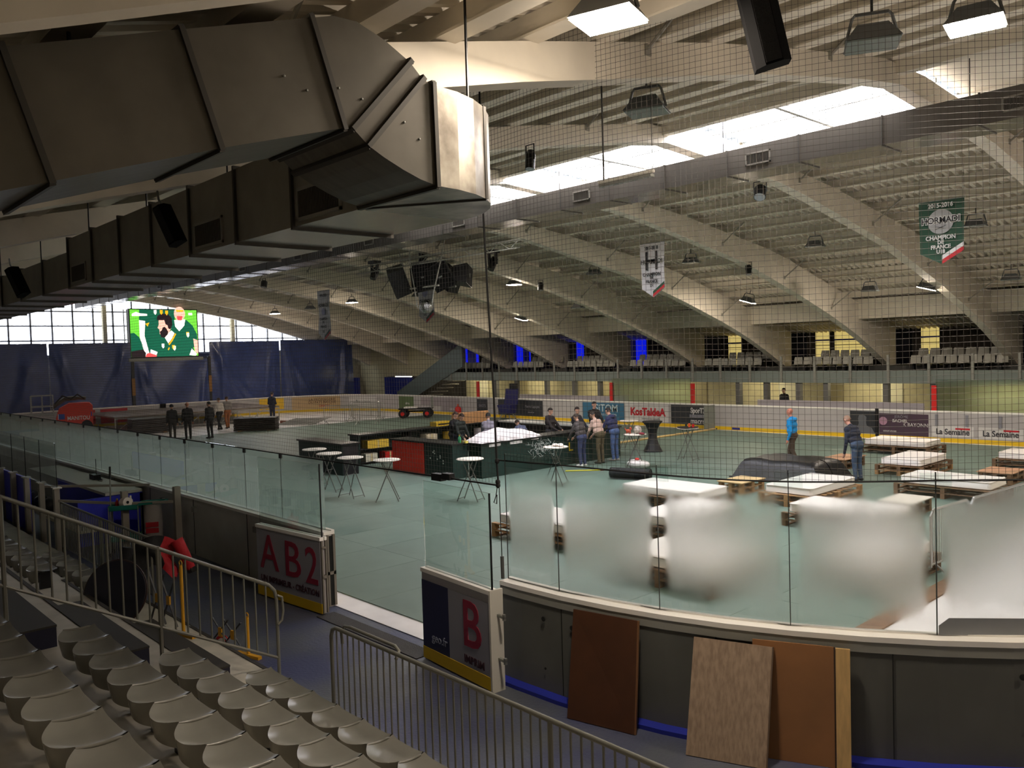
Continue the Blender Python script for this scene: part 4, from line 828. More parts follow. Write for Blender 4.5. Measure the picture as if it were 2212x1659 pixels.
for x, lab in ((-54.92, 'a'),): 
    p = obj('ad_panel', MB().box(-54.93,13.6,.2,-54.92,15.7,1.08), A_R, wall_rnear); text('OPTIQUE', .4, (-54.91,14.65,.66), A_W, p, rot=(PI/2,0,PI/2))
    p = obj('ad_panel', MB().box(-54.93,16.0,.2,-54.92,17.6,1.08), A_R, wall_rnear); text('OFFICE', .34, (-54.91,16.8,.66), A_W, p, rot=(PI/2,0,PI/2))
# ---- balcony seats
SEATB = M('pale_grey_seat', (170,168,156), .45)
mb = MB(); 
rows = [[(-.21+.42*i/6, -.18+.40*j/4, .36+.03*abs(i-3)/3) for i in range(7)] for j in range(5)]; mb.grid(rows); mb.grid([[(a,b,c-.03) for a,b,c in r] for r in reversed(rows)])
seatpan = mesh('seat_pan', mb, SEATB)
mb = MB(); rows = [[(-.21*(1-.15*(j/5)**3)+.42*(1-.15*(j/5)**3)*i/6, .22+.06*j/5-.04*abs(i-3)/3, .36+.36*j/5) for i in range(7)] for j in range(6)]; mb.grid(rows); mb.grid([[(a,b+.03,c) for a,b,c in r] for r in reversed(rows)])
seatback = mesh('seat_back', mb, SEATB)
seatleg = mesh('seat_support', MB().box(-.03,-.05,0,.03,.15,.36), BLACK2)
bays = [(-12.05,'first',8,7),(-17.35,'second',8,6),(-22.3,'third',7,6),(-27.2,'fourth',8,7),(-32.0,'fifth',8,7),(-36.8,'sixth',6,6),(-41.8,'seventh',6,6)]
for xc, nm, nf, nb in bays:
    for row, (yy, zz, n) in enumerate(((36.0, 2.5, nf), (36.85, 2.78, nb))):
        for k in range(n):
            x = xc-2.05+.47*k+(0.9 if row else 0.0)*(n < 7)
            t = thing('stadium_seat', 'grey balcony seat, %s from left, %s row, %s bay from right' % (ORD[k], 'back' if row else 'front', nm), 'seat', (x, yy, zz), 0.0, 'balcony seats')
            inst('seat_pan', seatpan, t); inst('seat_back', seatback, t); inst('seat_support', seatleg, t)
# ================================================================== ON THE RINK FLOOR
ZF = 0.03
WT = M('white_table_top', (222,214,202), .5); LEGM = M('table_leg_grey', (110,110,106), .4, .4)
def bistro_table(loc, rz, label, r=.36, h=1.1):
    t = thing('folding_table', label, 'table', loc, rz, 'white folding bistro tables')
    obj('table_top', MB().lathe([(r-.02,h-.03),(r,h-.022),(r,h-.008),(r-.01,h)], n=28), WT, t, smooth=40)
    obj('top_underframe', MB().box(-.18,-.12,h-.06,.18,.12,h-.03), BLACK2, t)
    for s in (-1, 1):
        for q in (-1, 1): obj('leg', MB().tube([(q*.14, s*.13*1, h-.05), (-q*.30, s*.20, 0.0)], .013, 6), LEGM, t)
        obj('stretcher', MB().tube([(s*.285,-.19,.06),(s*.285,.19,.06)], .009, 5), LEGM, t)
    obj('cross_pin', MB().tube([(0,-.16,.62),(0,.16,.62)], .009, 5), LEGM, t)
    return t
TB = [(-22.3,12.43,'leftmost white folding table beside the small green counter',.3),(-20.94,12.14,'second white folding table from the left before the green counter',.5),(-19.56,11.98,'third white folding table from the left near the gate opening',.2),(-18.27,12.29,'white folding table in front of the red panel of the bar',.9),
      (-16.53,13.7,'white folding table at the front corner of the green bar',.4),(-16.49,16.85,'white folding table with crumpled paper right of the chalk drawing',.3),(-20.1,24.55,'tall white round table behind the bottles near the far boards',.2),(-16.75,20.75,'white folding table carrying a ball and small figures',.7),(-16.5,23.25,'white folding table with black tray on top at right of the black covered table',.1)]
for x, y, lb, a in TB: bistro_table((x, y, ZF), a, lb)
# black stretch-covered table
t = thing('covered_table', 'bar table under a black stretch cover flaring at top and foot', 'table', (-18.95, 24.5, ZF))
prof = [(.36,.02),(.35,.05),(.24,.25),(.165,.5),(.155,.62),(.18,.8),(.26,.98),(.35,1.08),(.37,1.10),(.37,1.12)]
mb = MB(); n = 32; rows = []
for r, z in prof: rows.append([((r*(1+.18*max(0,.5-z)*math.cos(4*2*PI*j/n)))*math.cos(2*PI*j/n), (r*(1+.18*max(0,.5-z)*math.cos(4*2*PI*j/n)))*math.sin(2*PI*j/n), z) for j in range(n+1)])
mb.grid(rows); obj('stretch_cover', mb, M('black_stretch_fabric', (18,18,20), .6), t, smooth=60); obj('cover_top', MB().lathe([(.37,1.115),(.365,1.125)], n=32), M('black_stretch_fabric'), t)
# things on the tables
def small(name, label, cat, loc, parts, group=None, rz=0):
    t = thing(name, label, cat, loc, rz, group)
    for nm, mb, m_, sm in parts: obj(nm, mb, m_, t, smooth=sm)
    return t
TT = ZF+1.1
small('paper_heap','crumpled white paper heap on the table beside the chalk drawing','paper',(-16.45,16.9,TT),[('crumpled_sheet',MB().ell((-.1,0,.04),(.1,.08,.045),9,6).ell((.05,.05,.04),(.09,.1,.05),8,6),M('crumpled_paper',(224,214,206),.8,bump=.8,bscale=20),30),('second_sheet',MB().ell((.15,-.05,.035),(.08,.07,.035),7,5),M('crumpled_paper'),None)])
small('ball','white ball on the table between bar and black covered table','ball',(-16.68,20.8,TT),[('ball_skin',MB().ell((0,0,.13),(.13,.13,.13),18,12),M('ball_white',(206,196,184),.5,rgb2=(130,118,104),scale=9),60),('ball_ring',MB().lathe([(.06,0),(.06,.015)],n=14),BLACK2,None)])
small('toy_figure','small orange animal figure beside the white ball on the table','figure',(-16.98,20.7,TT),[('figure_body',MB().ell((0,0,.09),(.10,.05,.06),10,7).ell((.1,0,.17),(.05,.04,.05),9,6).tube([(-.08,.02,.06),(-.08,.02,0)],.018,6).tube([(.06,.02,.06),(.06,.02,0)],.018,6),M('terracotta',(178,78,50),.6),50),('figure_tail',MB().tube([(-.09,0,.1),(-.15,0,.18)],.015,6),M('terracotta'),None)])
small('red_bundle','small red and blue bundle on the ball table edge','bundle',(-16.42,20.68,TT),[('cloth',MB().ell((0,0,.03),(.12,.07,.035),10,6),M('bundle_red',(150,40,56),.8),40),('strap',MB().bar((-.1,0,.05),(.1,.02,.06),.03,.02),M('bundle_blue',(40,40,80),.7),None)])
small('tray','black tray of bottles and red cans on the right folding table','tray',(-16.5,23.25,TT),[('tray_base',MB().lathe([(.34,0),(.36,.03)],n=24),BLACK,None),('can',MB().lathe([(.04,.03),(.04,.15)],(.1,-.05,0),n=12),M('can_orange',(206,84,40),.4),None),('can',MB().lathe([(.04,.03),(.04,.13)],(.22,.0,0),n=12),RED,None),('bottle',MB().lathe([(.03,.03),(.03,.12)],(-.1,.05,0),n=10),BLACK,None)])
small('bin_bag','white plastic bag heap with red packets under the ball table','bag',(-16.7,20.75,ZF),[('bag_body',MB().ell((0,0,.14),(.36,.26,.15),12,8).ell((.18,.1,.12),(.22,.2,.13),10,7),M('white_plastic_bag',(220,214,210),.4,bump=.9,bscale=9),40),('packet',MB().ell((.05,-.05,.30),(.09,.06,.05),8,6),M('packet_red',(190,50,44),.5),40)])
small('yellow_tube','thin yellow tube with a red end lying on the floor','tube',(-17.65,19.3,ZF),[('tube_body',MB().tube([(-.42,-.42,.02),(.36,.40,.02)],.02,8),M('yellow_tube',(206,196,40),.5),None),('tube_end',MB().tube([(.34,.38,.02),(.42,.46,.02)],.035,8),M('dark_red',(130,40,40),.6),None)])
t = thing('rolled_mat','thick black rolled mat lying on the green floor','mat',(-15.5,18.95,ZF),.31)
mb = MB().tube([(-.62,0,.16),(.62,0,.16)],.16,18); obj('mat_roll',mb,M('black_rubber_mat',(22,22,24),.75,bump=.4,bscale=40),t,smooth=40)
sp_=[]; 
for k in range(28): a=k*.5; r=.02+.005*k; sp_.append((.622,r*math.cos(a),.16+r*math.sin(a)))
obj('roll_end',MB().tube(sp_,.006,4),M('mat_edge',(60,60,58),.7),t); obj('mat_flap',MB().box(-.6,-.25,.0,.6,-.02,.02),M('black_rubber_mat'),t)
t = thing('long_pole','long pale wooden pole lying on the floor towards the far boards','pole',(-21.6,29.0,ZF)); obj('pole_shaft',MB().tube([(-.05,-3.5,.04),(.1,3.4,.04)],.045,8),M('pale_timber',(206,178,120),.6),t); obj('pole_tip',MB().tube([(.1,3.4,.04),(.105,3.55,.04)],.03,8),BLACK2,t)
# ---- small counter at left
GRN = M('dark_green_paint', (22,46,40), .55, var=.12, scale=5); GRN2 = M('green_board', (16,44,38), .5, var=.1, scale=4); BTOP = M('black_counter_top', (28,30,30), .35)
t = thing('bar_counter','small dark green counter behind the left white tables','counter',(-24.75,14.3,ZF))
obj('counter_body',MB().box(-1.42,-.3,0,1.42,.3,.98),GRN,t); obj('counter_top',MB().box(-1.48,-.36,.98,1.48,.36,1.03),BTOP,t); obj('end_panel',MB().box(1.42,-.28,.02,1.435,.28,.96),BLACK,t); obj('arched_opening',MB().prism([(-.6,.02)]+[(.55*math.cos(a),.12+.42*math.sin(a)) for a in np.linspace(PI,0,12)]+[(.6,.02)],'y',-.306,-.3),BLACK,t)
# ---- big bar island: four counters
t = thing('bar_counter','front bar counter with red panel and white chalk marks','counter',(-22.3,15.95,ZF))
obj('counter_body',MB().box(-.6,-.3,0,2.6,.3,1.03),GRN,t); obj('counter_top',MB().box(-.65,-.36,1.03,2.64,.36,1.08),BTOP,t); obj('red_panel',MB().box(-.58,-.312,.03,1.15,-.3,1.02),M('bright_red_panel',(250,58,36),.5),t)
mb=MB()
for x,z in ((1.45,.56),(1.6,.75),(1.68,.72),(1.8,.55),(1.95,.66),(1.95,.60),(2.1,.52),(2.1,.44),(1.65,.80)): mb.box(x,-.306,z,x+.05,-.3,z+.04)
obj('paint_mark',mb,M('chalk_white',(214,218,214),.8),t)
t = thing('bar_counter','right bar counter with chalk drawing facing the white table','counter',(-19.4,19.4,ZF))
obj('counter_body',MB().box(-.3,-3.12,0,.3,3.4,1.03),GRN2,t); obj('counter_top',MB().box(-.36,-3.18,1.03,.36,3.45,1.08),BTOP,t)
CHK=M('chalk_white'); mb=MB(); rnd=random.Random(3)
for _ in range(90):
    y=rnd.gauss(-.55,.28); z=min(.96,max(.35,rnd.gauss(.72,.13))); a=rnd.uniform(0,PI); l=rnd.uniform(.05,.16)
    mb.bar((.304,y-l*math.cos(a),z-l*math.sin(a)*.6),(.304,y+l*math.cos(a),z+l*math.sin(a)*.6),.008,.004,(1,0,0))
obj('chalk_drawing',mb,CHK,t); obj('yellow_letters',MB().box(.301,.75,.45,.306,.80,.75).box(.301,.80,.45,.306,.95,.5).box(.301,1.35,.45,.306,1.40,.8).box(.301,1.40,.45,.306,1.55,.5),YEL,t)
for y in (-1.0,1.1): obj('panel_joint',MB().box(.3,y-.006,.02,.306,y+.006,1.02),BLACK,t)
obj('end_cap',MB().box(-.3,3.4,0,.3,3.42,1.03),GRN,t)
t = thing('bar_counter','left bar counter with open dark shelves facing inwards','counter',(-25.3,19.1,ZF))
obj('counter_back',MB().box(-.3,-3.4,0,-.26,3.4,1.03),GRN,t); obj('counter_top',MB().box(-.34,-3.46,1.03,.34,3.46,1.08),BTOP,t)
for z in (.06,.52): obj('shelf',MB().box(-.26,-3.4,z,.28,3.4,z+.03),BLACK,t)
for y in (-3.4,-1.2,1.1,3.36): obj('divider',MB().box(-.26,y,0,.28,y+.04,1.03),GRN if y<-3 else BLACK,t)
t = thing('bar_counter','back bar counter with pale lit top nearest the far boards','counter',(-22.4,22.55,ZF))
obj('counter_body',MB().box(-2.5,-.25,0,2.6,.3,1.03),M('black_inside',(24,26,26),.6),t); obj('counter_top',MB().box(-2.55,-.32,1.03,2.65,.36,1.08),M('pale_counter_top',(200,198,192),.3),t); obj('shelf_gap',MB().box(-2.3,-.256,.55,2.4,-.25,.95),BLACK,t)
BOXY=M('yellow_carton',(214,176,60),.6); 
for k,(y,z,w,m_,lb) in enumerate(((-2.6,.55,.9,BOXY,'pale yellow carton on the upper shelf at the left end of the bar'),(-.2,.55,.5,M('cream_carton',(206,190,160),.6),'cream carton on the bar shelf near the shelf middle'),(.9,.55,.55,BOXY,'yellow carton on the bar shelf beside the two men'),(2.4,.55,.4,M('white_notice',(214,200,196),.6),'white carton on the bar shelf behind the plaid shirt'),(-2.9,.09,.5,M('pale_crate',(200,194,170),.6),'pale box on the lower shelf behind the front table'),(-2.1,.09,.45,RED,'red crate on the lower shelf beside the red panel'))):
    small('carton',lb,'box',(-25.2,19.1+y,ZF+z),[('carton_body',MB().box(-.2,-w/2,0,.2,w/2,.28),m_,None),('carton_tape',MB().box(-.201,-.03,.0,.201,.03,.281),M('tape',(190,170,120),.4),None)],'cartons on the bar shelves')
small('cardboard_box','large orange brown cardboard box on the left bar counter','box',(-25.35,21.1,ZF+1.08),[('box_body',MB().box(-.25,-.75,0,.25,.75,.38),M('cardboard',(190,140,92),.75),None),('box_flap',MB().hexa([(-.25,-.75,.38),(.25,-.75,.38),(.25,.75,.38),(-.25,.75,.38),(-.3,-.75,.40),(.22,-.75,.44),(.22,.75,.44),(-.3,.75,.40)]),M('cardboard'),None)])
small('yellow_crate','low yellow crate on the left bar counter in front of the cardboard box','crate',(-25.3,19.6,ZF+1.08),[('crate_body',MB().box(-.2,-.4,0,.2,.4,.16),M('yellow_crate_plastic',(206,170,40),.5),None),('crate_slot',MB().box(-.201,-.3,.05,.201,.3,.1),BLACK,None)])
# white plastic sheeting on the right counter
t = thing('plastic_sheeting','bunched white plastic sheeting heaped on the right bar counter','sheeting',(-19.45,17.6,ZF+1.08)); rnd=random.Random(5); rows=[]
for i in range(29):
    u=i/28; yy=-1.35+2.7*u; row=[]
    for j in range(15):
        v=j/14; a=PI*v; hh=(.36+.04*math.sin(u*7))*math.sin(PI*min(1,max(0,u*1.05)))**.5
        row.append((-.42*math.cos(a)+.03*math.sin(u*30+j), yy+.03*math.sin(j*1.7+i), max(0,hh*math.sin(a)*(1+.07*math.sin(u*15+j*1.3)))))
    rows.append(row)
obj('sheet_heap',MB().grid(rows),M('white_sheeting',(236,228,228),.45,bump=.7,bscale=10),t,smooth=60); obj('hanging_fold',MB().grid([[(.36+.04*math.sin(i*.9),-1.0+2.1*i/16,-.0-.14*j*(1 if i<12 else .6)) for i in range(17)] for j in range(2)]),M('white_sheeting'),t)
small('bottle','green detergent bottle standing on the front bar counter','bottle',(-19.9,16.1,ZF+1.08),[('bottle_body',MB().lathe([(.05,0),(.05,.14),(.02,.2)],n=12),M('green_plastic',(40,130,80),.4),40),('cap',MB().lathe([(.022,.2),(.022,.24)],n=10),YEL,None)])
small('sponge_pack','yellow and white pack lying beside the green bottle on the bar','pack',(-19.65,16.1,ZF+1.08),[('pack',MB().box(-.1,-.06,0,.1,.06,.07),M('yellow_pack',(220,200,90),.6),None),('pack_band',MB().box(-.03,-.061,0,.03,.061,.071),M('white_notice'),None)])
# ---- pallets and mattresses
PW=[M('pallet_wood',(170,128,84),.75,var=.18,scale=6,objvar=.15),M('pallet_wood_dark',(120,92,66),.75,var=.2,scale=6,objvar=.15)]
PLK=[mesh('plank',MB().box(0,0,0,1.0,.10,.02),p) for p in PW]; BLK=[mesh('block',MB().box(0,0,0,.10,.13,.08),p) for p in PW]
def pallets(t,x0,y0,w,d,layers,dark=0):
    """stacked pallet layers as separate planks and blocks; planks run along x"""
    for l in range(layers):
        z=l*.145; k=l%2 if dark==2 else dark
        n=max(4,int(d/.24))
        for i in range(n): inst('plank',PLK[k],t,(x0,y0+(d-.10)*i/(n-1),z+.12),(0,0,0),(w,1,1))
        for x in (x0,x0+w/2-.05,x0+w-.10):
            for y in (y0,y0+d/2-.065,y0+d-.13): inst('block',BLK[k],t,(x,y,z+.02),(0,0,0),(1,1,1.25))
            inst('bottom_plank',PLK[k],t,(x+.10,y0,z),(0,0,PI/2),(d,1,1))
MW=M('white_mattress',(247,241,235),.75,bump=.25,bscale=14); PIPE=M('mattress_piping',(206,196,184),.7)
def mattress(loc,w,d,h,label):
    t=thing('mattress',label,'mattress',loc,0,'white mattresses on pallets'); r=.09; nx,ny=18,18; top=[]
    def rr(rad,ins):
        pts=[]
        for cx_,cy_,a0 in ((w/2-rad,d/2-rad,0),(-w/2+rad,d/2-rad,PI/2),(-w/2+rad,-d/2+rad,PI),(w/2-rad,-d/2+rad,1.5*PI)):
            for k in range(6): a=a0+PI/2*k/5; pts.append((cx_+(rad-ins)*math.cos(a),cy_+(rad-ins)*math.sin(a)))
        return pts
    mb=MB(); prof=[(.03,0.0),(.0,.02),(.0,h-.03),(.025,h-.004),(.05,h)]; rows=[]
    for ins,z in prof: p=rr(r,ins); rows.append([(x,y,z) for x,y in p]+[(p[0][0],p[0][1],z)])
    mb.grid(rows); 
    inner=rr(r,.05); g=[]
    for i in range(11):
        f=1-i/11.0; g.append([(x*f,y*f,h+.012*math.sin(x*f*9)*math.sin(y*f*9)+.01*(1-f)) for x,y in inner]+[(inner[0][0]*f,inner[0][1]*f,h+.012*math.sin(inner[0][0]*f*9)*math.sin(inner[0][1]*f*9)+.01*(1-f))])
    mb.grid(g); mb.poly([q for q in g[-1][:-1]]); mb.poly([(x,y,0.0) for x,y in reversed(rr(r,.03))])
    obj('mattress_body',mb,MW,t,smooth=50)
    for z in (.022,h-.02): obj('piping',MB().tube([(x,y,z) for x,y in rr(r,-.004)],.008,5,closed=True),PIPE,t)
    return t
BEDS=[((-11.7,28.85),2.05,1.3,'far mattress behind the man in the dark jacket',1),((-9.75,24.85),1.1,2.0,'mattress right of the bending man, upper row',2),((-7.55,21.55),2.05,1.15,'long mattress on dark pallets near the right edge, second row',1),((-9.9,19.0),1.2,2.25,'bright mattress in front of the black draped heap',0),
      ((-7.8,16.55),2.1,1.1,'mattress half veiled by fog right of centre',1),((-12.15,16.5),2.25,1.25,'leftmost clear mattress right of the rolled mat',1),((-10.25,14.25),1.1,2.1,'fogged mattress just below the leftmost clear one',1),((-8.1,11.45),1.75,1.7,'large fogged mattress close to the curved glass',1),
      ((-11.85,12.0),2.0,1.25,'fogged mattress at the left behind the curved glass',0),((-7.15,27.4),2.0,1.2,'mattress cut by the right edge of the photo',1),((-5.9,13.4),1.05,1.9,'fogged mattress beside the crowd barrier',1)]
for (x,y),w,d,lb,dk in BEDS:
    t=thing('pallet_bed','stacked wooden pallets carrying the '+lb,'pallets',(x,y,ZF),0,'pallet bases'); pallets(t,-w/2-.12,-d/2-.10,w+.24,d+.2,2,dk)
    mattress((x,y,ZF+.29),w,d,.19,lb)
PLY=M('plywood_top',(206,176,128),.6,var=.08,scale=5,stretch=(1,6,1))
for x0,x1,y0,y1,lb,m_,dk in ((-7.95,-7.2,18.2,19.4,'low pallet table with pale top veiled by fog',M('pale_board_top',(216,208,194),.5),1),(-12.25,-11.5,18.5,19.65,'low pallet table with yellowish plywood top beside the clear mattresses',PLY,0),(-12.2,-11.4,24.0,25.4,'low pallet table with reddish plywood top under the bending man',M('red_ply',(196,150,116),.6,var=.08),1),(-7.75,-6.9,23.8,24.95,'low pallet table at the right edge between mattresses',M('red_ply'),1)):
    t=thing('pallet_table',lb,'table',((x0+x1)/2,(y0+y1)/2,ZF)); w,d=x1-x0,y1-y0; pallets(t,-w/2+.03,-d/2+.03,w-.06,d-.06,2,dk); obj('board_top',MB().box(-w/2,-d/2,.285,w/2,d/2,.305),m_,t)
# black draped heap
t=thing('draped_heap','black sheet draped over a low boxy heap behind the bright mattress','sheet',(-12.0,21.9,ZF)); DR=M('black_drape',(16,16,19),.45,bump=.3,bscale=8)
mb=MB(); rows=[]
for ins,z in ((0,0),(.05,.06),(.22,.40),(.32,.52),(.45,.56)):
    row=[]
    for k in range(33):
        a=2*PI*k/32; c,s=math.cos(a),math.sin(a); q=max(abs(c),abs(s)); row.append(((1.35-ins)*c/q+.04*math.sin(k*2.1)*(.6-z),(1.0-ins*.8)*s/q+.04*math.cos(k*1.7)*(.6-z),z+.02*math.sin(k*1.3)*(z>.3)))
    rows.append(row)
mb.grid(rows); mb.poly([p for p in rows[-1][:-1]]); obj('drape',mb,DR,t,smooth=50); obj('drape_hem',MB().tube([(x*1.01,y*1.01,.02) for x,y,z in rows[0][:-1]],.02,5,closed=True),DR,t)
# ================================================================== PEOPLE
def cap_ring(mb,a,b,ra,rb,n=10):
    a,b=Vector(a),Vector(b); d=(b-a); L=d.length
    if L<1e-5: d=Vector((0,0,1))
    d.normalize(); pts=[];rs=[]
    for k in range(4): t=PI/2*k/4; pts.append(a-d*ra*math.cos(t)); rs.append(max(.002,ra*math.sin(t)))
    pts+= [a,b]; rs+=[ra,rb]
    for k in range(3,-1,-1): t=PI/2*k/4; pts.append(b+d*rb*math.cos(t)); rs.append(max(.002,rb*math.sin(t)))
    mb.tube(pts,rs,n)
def person(label,loc,rz,top,legs,hair=(40,30,26),skin=(206,160,136),shoes=(30,28,28),lean=0.0,twist=0.0,arms=None,stride=0.0,headp=0.15,headyaw=0.0,h=1.76,short=False,bald=False,knee=0.0,crouch=0.0,hood=False,cap=None,jacket=True,belly=0.0):
    """local frame: x right, y forward. lean = forward bend of the trunk at the hips (rad)"""
    s=h/1.76; segs=[]   # (a,b,ra,rb,part)
    hipz=.93-crouch; cl,sl=math.cos(lean),math.sin(lean)
    def TR(x,y,z):      # trunk coords (z above hip) -> body
        c,q=math.cos(twist),math.sin(twist); x,y=x*c-y*q,x*q+y*c
        return (x, y*cl+z*sl, hipz+z*cl-y*sl)
    def add(a,b,ra,rb,p): segs.append((Vector(a)*s,Vector(b)*s,ra*s,rb*s,p))
    PT,PL,PS,PH,PE=0,1,2,3,4    # top, legs, skin, shoes, eye
    # trunk
    add(TR(-.075,0,.02),TR(.075,0,.02),.135,.135,PL); add(TR(-.08,0.01,.17),TR(.08,0.01,.17),.132+belly,.132+belly,PT); add(TR(-.10,0,.33),TR(.10,0,.33),.135,.135,PT); add(TR(-.14,0,.45),TR(.14,0,.45),.105,.105,PT); add(TR(0,-.01,.48),TR(0,.0,.55),.085,.065,PT)
    if hood: add(TR(-.05,-.09,.50),TR(.05,-.09,.50),.07,.07,PT)
    add(TR(0,0,.55),TR(0,.02,.62),.055,.052,PS)
    hd=headp; hc=Vector(TR(0,.03,.715)); 
    cy_,sy_=math.cos(headyaw),math.sin(headyaw)
    tot=lean*.6+hd
    def HD(x,y,z):
        x,y=x*cy_-y*sy_,x*sy_+y*cy_
        return hc+Vector((x,y*math.cos(tot)+z*math.sin(tot),z*math.cos(tot)-y*math.sin(tot)))
    add(HD(0,-.015,.035),HD(0,.005,.03),.088,.085,PS); add(HD(0,.03,-.04),HD(0,.045,-.065),.066,.048,PS); add(HD(0,.09,.01),HD(0,.112,-.015),.012,.016,PS)
    for q in (-1,1): add(HD(q*.083,0,.02),HD(q*.086,-.008,-.02),.016,.012,PS); add(HD(q*.03,.083,.03),HD(q*.03,.085,.03),.010,.010,PE)
    add(HD(-.02,.088,-.055),HD(.02,.088,-.055),.012,.012,PS)
    # legs
    for i,q in enumerate((-1,1)):
        hp=Vector((q*.085,0,hipz-.02)); fy=(stride if q>0 else -stride); ank=Vector((q*.10,fy-.02,.085)); kn=(hp+ank)/2+Vector((q*.01,.03+knee+abs(stride)*.25+crouch*.7,0)); kn.z=max(kn.z,.42)
        if q<0 and stride>.15: ank.z=.14; 
        add(hp,kn,.095,.068,PL)
        mid=kn*.45+ank*.55
        if short: add(kn,kn*.8+ank*.2,.07,.07,PL); add(kn,mid,.055,.052,PS); add(mid,ank,.052,.036,PS)
        else: add(kn,mid,.066,.060,PL); add(mid,ank,.060,.052,PL)
        add(ank+Vector((0,-.04,-.045)),ank+Vector((q*.02,.15,-.055)),.042,.036,PH); add(ank+Vector((0,.0,-.02)),ank+Vector((0,.06,-.03)),.045,.04,PH)
    # arms
    arms=arms or {}
    for q in (-1,1):
        sh=Vector(TR(q*.185,0,.455)); e,w=arms.get(q,((q*.235,-.03,.155),(q*.24,.07,-.08)))
        e,w=Vector(TR(*e)) if len(e)==3 else Vector(e[1:]),Vector(TR(*w)) if len(w)==3 else Vector(w[1:])
        add(sh,e,.062,.050,PT); 
        if short and False: pass
        add(e,w,.048,.036,PT if jacket else PS)
        d=(w-e).normalized(); side=d.cross(Vector((0,1,.2))); side=side.normalized() if side.length>.01 else Vector((1,0,0)); fw=d.cross(side).normalized()
        palm=w+d*.075; add(w+d*.015,palm,.030,.036,PS)
        for f,(o,L) in enumerate(((-.03,.060),(-.010,.072),(.011,.068),(.030,.052))):
            b0=palm+side*o+d*.02; b1=b0+d*L*.55; b2=b1+d*L*.35+fw*q*.018; add(b0,b1,.0105,.010,PS); add(b1,b2,.010,.0085,PS)
        add(w+d*.03+side*.028*-q,w+d*.075+side*.062*-q,.0125,.010,PS)
    mb=MB()
    for a,b,ra,rb,p in segs: cap_ring(mb,a,b,ra,rb)
    me=bpy.data.meshes.new('tmp'); me.from_pydata(mb.v,[],mb.f)
    o=bpy.data.objects.new('tmp',me); COL.objects.link(o); md=o.modifiers.new('r','REMESH'); md.mode='VOXEL'; md.voxel_size=.0125
    sm=o.modifiers.new('s','SMOOTH'); sm.factor=.5; sm.iterations=2
    ev=o.evaluated_get(bpy.context.evaluated_depsgraph_get()); body=bpy.data.meshes.new_from_object(ev); bpy.data.objects.remove(o); bpy.data.meshes.remove(me)
    body.name='body'
    n=len(body.polygons); c=np.zeros(n*3); body.polygons.foreach_get('center',c); c=c.reshape(-1,3); best=np.full(n,1e9); idx=np.zeros(n,int)
    for a,b,ra,rb,p in segs:
        a_,b_=np.array(a),np.array(b); d=b_-a_; L=max(1e-9,d@d); t=np.clip(((c-a_)@d)/L,0,1); dist=np.linalg.norm(c-(a_+t[:,None]*d),axis=1)-(ra+(rb-ra)*t); m_=dist<best; best[m_]=dist[m_]; idx[m_]=p
    def cm(pre,rgb,**k): return M('%s_%d_%d_%d'%(pre,*rgb),rgb,k.pop('rough',.8),**k)
    for m_ in (cm('cloth',top,var=.12,scale=14),cm('cloth',legs,var=.12,scale=14),cm('skin',skin,rough=.55),cm('shoe',shoes),cm('eye',(30,24,22))): body.materials.append(m_)
    body.polygons.foreach_set('material_index',idx.astype(np.int32)); body.polygons.foreach_set('use_smooth',[True]*n); body.update()
    t=bpy.data.objects.new('person',None); COL.objects.link(t); t.location=loc; t.rotation_euler=(0,0,rz); tag(t,label,'person')
    bo=inst('body',body,t)
    # hair: shell round the back and crown of the skull
    def hairmesh(scale,zmin):
        m2=MB(); rows=[]
        for i in range(7):
            ph=PI/2*i/6; row=[]
            for j in range(17):
                a=2*PI*j/16; drop=(-.06 if math.sin(a)<.1 else .035)
                z=.03+math.cos(ph)*.098*scale if i<6 else .03+drop*.8; r=(.092*scale)*math.sin(ph)
                row.append(HD(r*math.cos(a)*.97,-.012+r*math.sin(a)*1.08,z if i<6 else z)*s)
            rows.append(row)
        m2.grid(rows); return m2
    if not bald: obj('hair',hairmesh(1.0,0),cm('hair',hair,rough=.7),t,smooth=80,fixn=True)
    if cap:
        obj('cap',hairmesh(1.09,0),cm('cap',cap),t,smooth=80); m3=MB().grid([[HD(-.07+.14*i/6,.08+.075*j/2*(1-abs(i-3)/5),.05-.008*j)*s for i in range(7)] for j in range(3)]); obj('cap_peak',m3,cm('cap',cap),t)
    return t
DEF=None
fwd=lambda z1=.12,y1=.22,z2=.05,y2=.42: {-1:((-.22,y1,z1+.05),(-.14,y2,z2)),1:((.22,y1,z1+.05),(.14,y2,z2))}
# facing: rz=0 looks +y; rz=PI/2 looks -x
person('person in dark top and cap facing the stage, leftmost of three',(-41.3,15.3,ZF),1.2,(38,38,40),(56,50,46),cap=(30,30,32),headp=.1)
person('bald person in black clothes with legs apart watching the stage',(-41.0,15.95,ZF),1.35,(24,24,26),(30,28,28),bald=True,skin=(200,140,116),h=1.82,stride=.05)
person('person in black jacket with white collar turned to the left',(-40.5,16.85,ZF),1.9,(30,30,32),(24,24,26),hair=(24,22,22),h=1.82,headyaw=.3)
person('person in white quilted jacket walking beside the stage',(-44.8,19.2,.012),1.7,(214,206,196),(24,24,26),hair=(60,40,30),stride=.30,h=1.80)
person('person in grey top half hidden behind the white jacket',(-45.6,20.0,.012),1.5,(140,134,130),(150,90,50),hair=(70,46,34),h=1.80,stride=.15)
person('person in navy shirt and shorts standing with arms folded by the boards',(-46.7,23.3,.012),.5,(28,34,54),(30,36,60),short=True,hair=(34,28,26),h=1.86,arms={-1:((-.26,.02,.17),(-.02,.20,.20)),1:((.26,.02,.17),(.03,.20,.22))})
